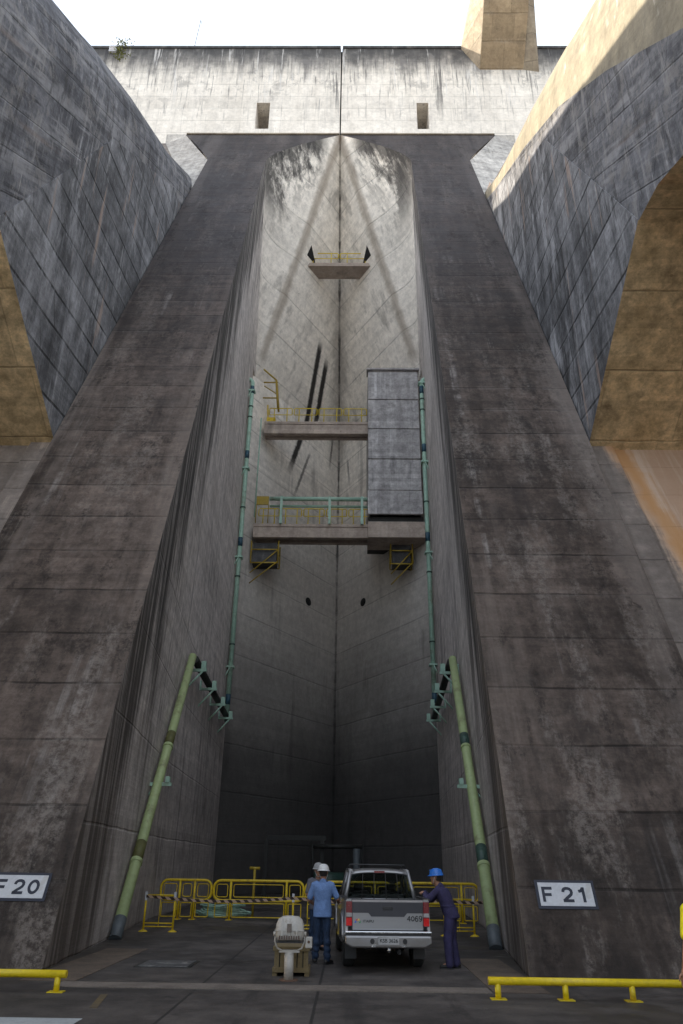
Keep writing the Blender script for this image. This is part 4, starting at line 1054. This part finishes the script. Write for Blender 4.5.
def hand(mb, wrist, fdir, palm_n, side, curl=.5, k=1.):
    """palm, four unequal fingers with knuckle bends, thumb off the side"""
    w = Vector(wrist); f = Vector(fdir).normalized(); n = Vector(palm_n); n = (n-f*n.dot(f)).normalized(); t = f.cross(n)*side
    pc = w+f*.085*k
    mb.obox(w+f*.05*k, f, t, n, .045*k, .036*k, .012*k)
    capsule(mb, w, w+f*.07*k, .026*k, .028*k)
    for i, ln in enumerate((.070, .080, .074, .058)):
        b = w+f*.090*k+t*(-.030+.020*i)*k
        d1 = (f*cos(curl*.5)+n*sin(curl*.5)); d2 = (f*cos(curl*1.3)+n*sin(curl*1.3)); d3 = (f*cos(curl*1.9)+n*sin(curl*1.9))
        p1 = b+d1*ln*.45*k; p2 = p1+d2*ln*.32*k; p3 = p2+d3*ln*.25*k
        capsule(mb, b-f*.015, p1, .0092, .0088, 8); capsule(mb, p1, p2, .0088, .0082, 8); capsule(mb, p2, p3, .0082, .0075, 8)
    b = w+f*.030*k-t*.030*k; p1 = b+(f*.5-t*.8+n*.2).normalized()*.038*k; p2 = p1+(f*.9-t*.3+n*.4).normalized()*.034*k
    capsule(mb, b, p1, .012, .0105, 8); capsule(mb, p1, p2, .0105, .009, 8)
SKIN = simple('skin', (.30, .155, .095), .55, var=.08)
HAIR = simple('dark_hair', (.018, .013, .010), .8)
def person(loc, rz, label, J, shirt, trouser, shoe, helmet=None, short_sleeve=True, overall=False, collar=True, H=1.66, shorts=False, hair=HAIR, untuck=True, head_turn=0, cap=False):
    """J: joint positions in a 1.66 m frame, +y is the way the body faces"""
    k = H/1.66
    root = thing('person', label, 'person', loc, rz)
    V = {a: Vector(b)*k for a, b in J.items() if isinstance(b, tuple)}
    nk, hd, ch, pv = V['neck'], V['head'], V['chest'], V['pelvis']
    b = MB()
    # head built around its own centre
    hm = MB()
    ell(hm, [(0, .012, -.115, .030, .032), (0, .018, -.105, .045, .052), (0, .012, -.075, .060, .072), (0, .004, -.035, .070, .086), (0, 0, .005, .075, .094), (0, -.003, .045, .077, .097), (0, -.006, .08, .068, .086), (0, -.008, .105, .045, .058), (0, -.008, .118, .015, .02)])
    capsule(hm, (0, .088, .012), (0, .108, -.018), .010, .015, 10)          # nose
    capsule(hm, (-.020, .086, -.052), (.020, .086, -.052), .010, .010, 8)   # lips
    capsule(hm, (0, .075, -.095), (0, .078, -.09), .022, .02, 8)            # chin
    capsule(hm, (-.045, .078, .030), (.045, .078, .030), .012, .012, 8)     # brow
    for s in (-1, 1): capsule(hm, (s*.077, -.004, -.018), (s*.082, -.01, .02), .012, .016, 8)
    Rh = Matrix.Translation(hd) @ Matrix.Rotation(head_turn, 4, 'Z') @ Matrix.Scale(k, 4)
    hm.xf(Rh); b.v, b.f, b.mi, b.sm = list(hm.v), list(hm.f), list(hm.mi), list(hm.sm)
    capsule(b, nk-Vector((0, 0, .06)), hd-Vector((0, .0, .07)), .058*k, .054*k)
    # trunk
    def trunk(mb, g=0., low=-.06, top=1.0):
        d = nk-pv; secs = []
        for (t, rx, ry) in ((low/.5, .150, .105), (.0, .160, .112), (.18, .150, .105), (.36, .140, .098), (.55, .158, .108), (.72, .178, .112), (.86, .185, .100), (.95, .145, .078), (1.03, .07, .06)):
            if t > top: break
            c_ = pv+d*t; c_ = Vector((c_.x, c_.y, c_.z)); secs.append((c_.x, c_.y, c_.z, (rx+g)*k, (ry+g)*k))
        ell(mb, secs, 24)
    trunk(b)
    for s, S_ in ((-1, 'l'), (1, 'r')):
        sh, el, wr = V['sh'+S_], V['el'+S_], V['wr'+S_]
        capsule(b, sh, el, .052*k, .040*k); capsule(b, el, wr, .040*k, .027*k)
        hand(b, wr, V['hd'+S_]-wr, (wr-V['hd'+S_]).cross(Vector((0, 0, 1)))*.2+Vector(J.get('palm', (0, 0, -1))), s, J.get('curl', .5), k)
        hp, kn, an, to = V['hp'+S_], V['kn'+S_], V['an'+S_], V['to'+S_]
        capsule(b, hp, kn, .086*k, .056*k); capsule(b, kn, kn.lerp(an, .35)+Vector((0, -.012, 0)), .056*k, .056*k); capsule(b, kn.lerp(an, .35), an, .054*k, .038*k); capsule(b, an, to, .038*k, .030*k)
    body = remesh(b.build('body', SKIN, root, fix=False), .0085, 3)
    # eyes
    em = MB()
    for s in (-1, 1): em.lathe([(0, .011), (.008, .008), (.011, 0), (.008, -.008), (0, -.011)], 10, (s*.030, .083, .008))
    em.xf(Rh).build('eyes', MT['signw'], root)
    # hair
    hr = MB(); ell(hr, [(0, -.022, -.06, .060, .062), (0, -.020, -.03, .072, .080), (0, -.014, .02, .082, .094), (0, -.012, .07, .078, .096), (0, -.012, .105, .056, .068), (0, -.012, .128, .02, .024)])
    hr.xf(Rh); remesh(hr.build('hair', hair, root), .008, 2)
    # upper garment
    def sleeve(mb, S_, short, g):
        sh, el, wr = V['sh'+S_], V['el'+S_], V['wr'+S_]
        capsule(mb, sh-(sh-nk)*.25, sh, .070*k, (.060+g)*k)
        if short: capsule(mb, sh, sh.lerp(el, .80), (.060+g)*k, (.060+g)*k)
        else:
            capsule(mb, sh, el, (.060+g)*k, (.053+g)*k); capsule(mb, el, wr, (.053+g)*k, (.040+g)*k)
    def legs(mb, g, short=False):
        for S_ in 'lr':
            hp, kn, an = V['hp'+S_], V['kn'+S_], V['an'+S_]
            if short: capsule(mb, hp, hp.lerp(kn, .92), (.098+g)*k, (.088+g)*k); continue
            capsule(mb, hp, kn, (.095+g)*k, (.068+g)*k); capsule(mb, kn, an+Vector((0, 0, -.01)), (.068+g)*k, (.060+g)*k)
            for z_, r_ in ((.30, .074), (.62, .07), (.88, .072)):   # folds
                c_ = kn.lerp(an, z_); capsule(mb, c_+Vector((.01, -.01, 0)), c_+Vector((-.01, .012, .03)), r_*k, (r_-.006)*k)
    sm_ = MB()
    if overall:
        trunk(sm_, .036, -.09, .97); sleeve(sm_, 'l', False, .010); sleeve(sm_, 'r', False, .010); legs(sm_, .020)
        capsule(sm_, nk+Vector((0, -.01, -.05)), nk+Vector((0, -.005, .0)), .082*k, .070*k)
        o = remesh(sm_.build('overalls', shirt, root), .012, 5)
        bl = MB(); d = nk-pv; c_ = pv+d*.26; ell(bl, [(c_.x, c_.y, c_.z-.018, .188*k, .142*k), (c_.x, c_.y, c_.z+.018, .186*k, .140*k)], 28); bl.build('belt_seam', shirt, root)
    else:
        trunk(sm_, .020, -.13 if untuck else .0, .97)
        d = nk-pv
        if untuck: c_ = pv+d*-.12; ell(sm_, [(c_.x, c_.y, c_.z-.06, .182*k, .135*k), (c_.x, c_.y, c_.z+.05, .178*k, .130*k)], 24)
        for z_, sx_ in ((.2, 1), (.34, -1), (.48, 1)):             # folds across the back
            c_ = pv+d*z_; capsule(sm_, c_+Vector((-.09, -.105, -.015*sx_)), c_+Vector((.09, -.108, .02*sx_)), .012, .012, 8)
        for S_ in 'lr': sleeve(sm_, S_, short_sleeve, .004)
        capsule(sm_, nk+Vector((0, -.01, -.05)), nk+Vector((0, -.005, .0)), .080*k, .068*k)
        remesh(sm_.build('shirt', shirt, root), .011, 5)
        lg = MB(); ell(lg, [(pv.x, pv.y, pv.z-.14*k, .16*k, .115*k), (pv.x, pv.y, pv.z-.05*k, .172*k, .125*k), (pv.x, pv.y, pv.z+.07*k, .158*k, .115*k)], 24); legs(lg, .0, shorts)
        remesh(lg.build('shorts' if shorts else 'trousers', trouser, root), .011, 4)
    for S_ in 'lr':
        an, to = V['an'+S_], V['to'+S_]; d = (to-an); d.z = 0; d.normalize()
        fb = MB(); a0 = Vector((an.x, an.y, 0)); t_ = Vector((0, 0, 1)).cross(d)
        capsule(fb, a0-d*.035+Vector((0, 0, .045)), a0+d*.05+Vector((0, 0, .045)), .046*k, .046*k); capsule(fb, a0+d*.04+Vector((0, 0, .040)), a0+d*.15+Vector((0, 0, .034)), .047*k, .038*k)
        capsule(fb, a0+Vector((0, 0, .05)), Vector((an.x, an.y, .13)), .05*k, .05*k)
        so_ = remesh(fb.build('shoe', shoe, root), .009, 2)
        MB().obox(a0+d*.055+Vector((0, 0, .008)), d, t_, (0, 0, 1), .125*k, .043*k, .008).build('sole', MT['plastic'], so_, bevel=.006)
    if helmet:
        hmt = MB(); pr = [(.0, .150), (.035, .147), (.07, .132), (.098, .105), (.112, .065), (.118, .030), (.120, .022)]
        hmt.lathe(pr, 32, (0, -.005, .012), 0, .96, 1.12)
        hmt.lathe([(.112, .034), (.128, .028), (.139, .020), (.139, .016), (.112, .022)], 32, (0, .003, .012), 0, .96, 1.16)
        capsule(hmt, (0, -.10, .125), (0, .10, .125), .014, .014, 8); hmt.lathe([(0, .16), (.03, .158), (.05, .15)], 16, (0, 0, .002))
        for s in (-1, 1): capsule(hmt, (s*.035, -.09, .118), (s*.035, .09, .118), .008, .008, 8)
        hmt.xf(Rh @ Matrix.Rotation(radians(-4), 4, 'X')).build('helmet', helmet, root)
        stp = MB(); stp.tube([(-.080, .0, .03), (-.078, .03, -.05), (-.04, .05, -.115), (0, .055, -.125), (.04, .05, -.115), (.078, .03, -.05), (.080, .0, .03)], .004, 6); stp.xf(Rh).build('chin_strap', MT['signw'], root)
    return root
BASE = dict(neck=(0, -.01, 1.385), head=(0, .03, 1.545), chest=(0, 0, 1.2), pelvis=(0, 0, .90),
            shl=(-.175, -.01, 1.325), shr=(.175, -.01, 1.325), ell=(-.235, -.02, 1.07), elr=(.235, -.02, 1.07), wrl=(-.24, .06, .86), wrr=(.24, .06, .86), hdl=(-.24, .09, .70), hdr=(.24, .09, .70),
            hpl=(-.085, 0, .86), hpr=(.085, 0, .86), knl=(-.10, .01, .47), knr=(.10, .01, .47), anl=(-.115, -.02, .09), anr=(.115, -.02, .09), tol=(-.14, .10, .04), tor=(.14, .10, .04))
blue_shirt = simple('light_blue_cotton', (.13, .22, .43), .85, var=.22, scale=7, bump=3.)
jeans = simple('blue_denim', (.010, .024, .056), .9, var=.4, scale=9, bump=3.)
navy = simple('navy_workwear', (.032, .027, .078), .85, var=.35, scale=8, bump=3.)
blkshoe = simple('black_leather', (.012, .011, .011), .5)
wh = simple('white_helmet', (.60, .60, .60), .3, var=.03); bh = simple('blue_helmet', (.015, .13, .48), .3, var=.05); gh = simple('grey_helmet', (.28, .28, .28), .5, var=.15)
J1 = dict(BASE); J1.update(ell=(-.27, .02, 1.07), wrl=(-.20, .20, .98), hdl=(-.08, .30, 1.0), elr=(.285, .03, 1.09), wrr=(.28, .24, 1.02), hdr=(.28, .36, 1.04), anl=(-.135, .03, .09), tol=(-.16, .15, .04), anr=(.115, -.10, .09), tor=(.17, .01, .04), knr=(.095, -.03, .47))
person((.56, 16.55, 0), radians(-6), 'man in a light blue short-sleeved shirt, jeans and white helmet, seen from behind', J1, blue_shirt, jeans, blkshoe, wh)
J2 = dict(BASE); J2.update(neck=(0, .13, 1.33), head=(0, .20, 1.48), pelvis=(0, -.05, .89), shl=(-.165, .14, 1.27), shr=(.165, .14, 1.27), ell=(-.20, .33, 1.10), elr=(.20, .34, 1.10),
                           wrl=(-.06, .42, 1.19), wrr=(.05, .44, 1.21), hdl=(.06, .46, 1.21), hdr=(-.06, .47, 1.23), hpl=(-.085, -.05, .85), hpr=(.085, -.05, .85), knl=(-.10, .0, .46), knr=(.10, -.04, .46), anl=(-.11, -.02, .09), anr=(.11, -.10, .09), tol=(-.12, .11, .04), tor=(.13, .02, .04), curl=.4)
person((2.93, 16.15, 0), radians(72), 'man in navy overalls and blue helmet leaning on the side of the pickup', J2, navy, navy, blkshoe, bh, overall=True, H=1.68)
J3 = dict(BASE); J3.update(ell=(-.25, .05, 1.07), wrl=(-.12, .22, 1.0), hdl=(.0, .28, 1.02), elr=(.25, .05, 1.07), wrr=(.12, .24, 1.02), hdr=(.0, .30, 1.04))
person((.37, 18.9, 0), radians(200), 'person in a grey helmet standing beyond the man in the light blue shirt', J3, simple('grey_cotton', (.10, .10, .12), .85), jeans, blkshoe, gh, H=1.68)
J4 = dict(BASE); J4.update(ell=(-.25, -.06, 1.08), wrl=(-.27, .02, .85), hdl=(-.28, .06, .70))
person((4.45, 8.2, 0), radians(8), 'person in a bright yellow shirt and grey-blue shorts at the right edge of the photo', J4, simple('bright_yellow_cotton', (.72, .68, .01), .8), simple('grey_blue_cotton', (.10, .13, .21), .85), blkshoe, None, H=1.72, shorts=True)
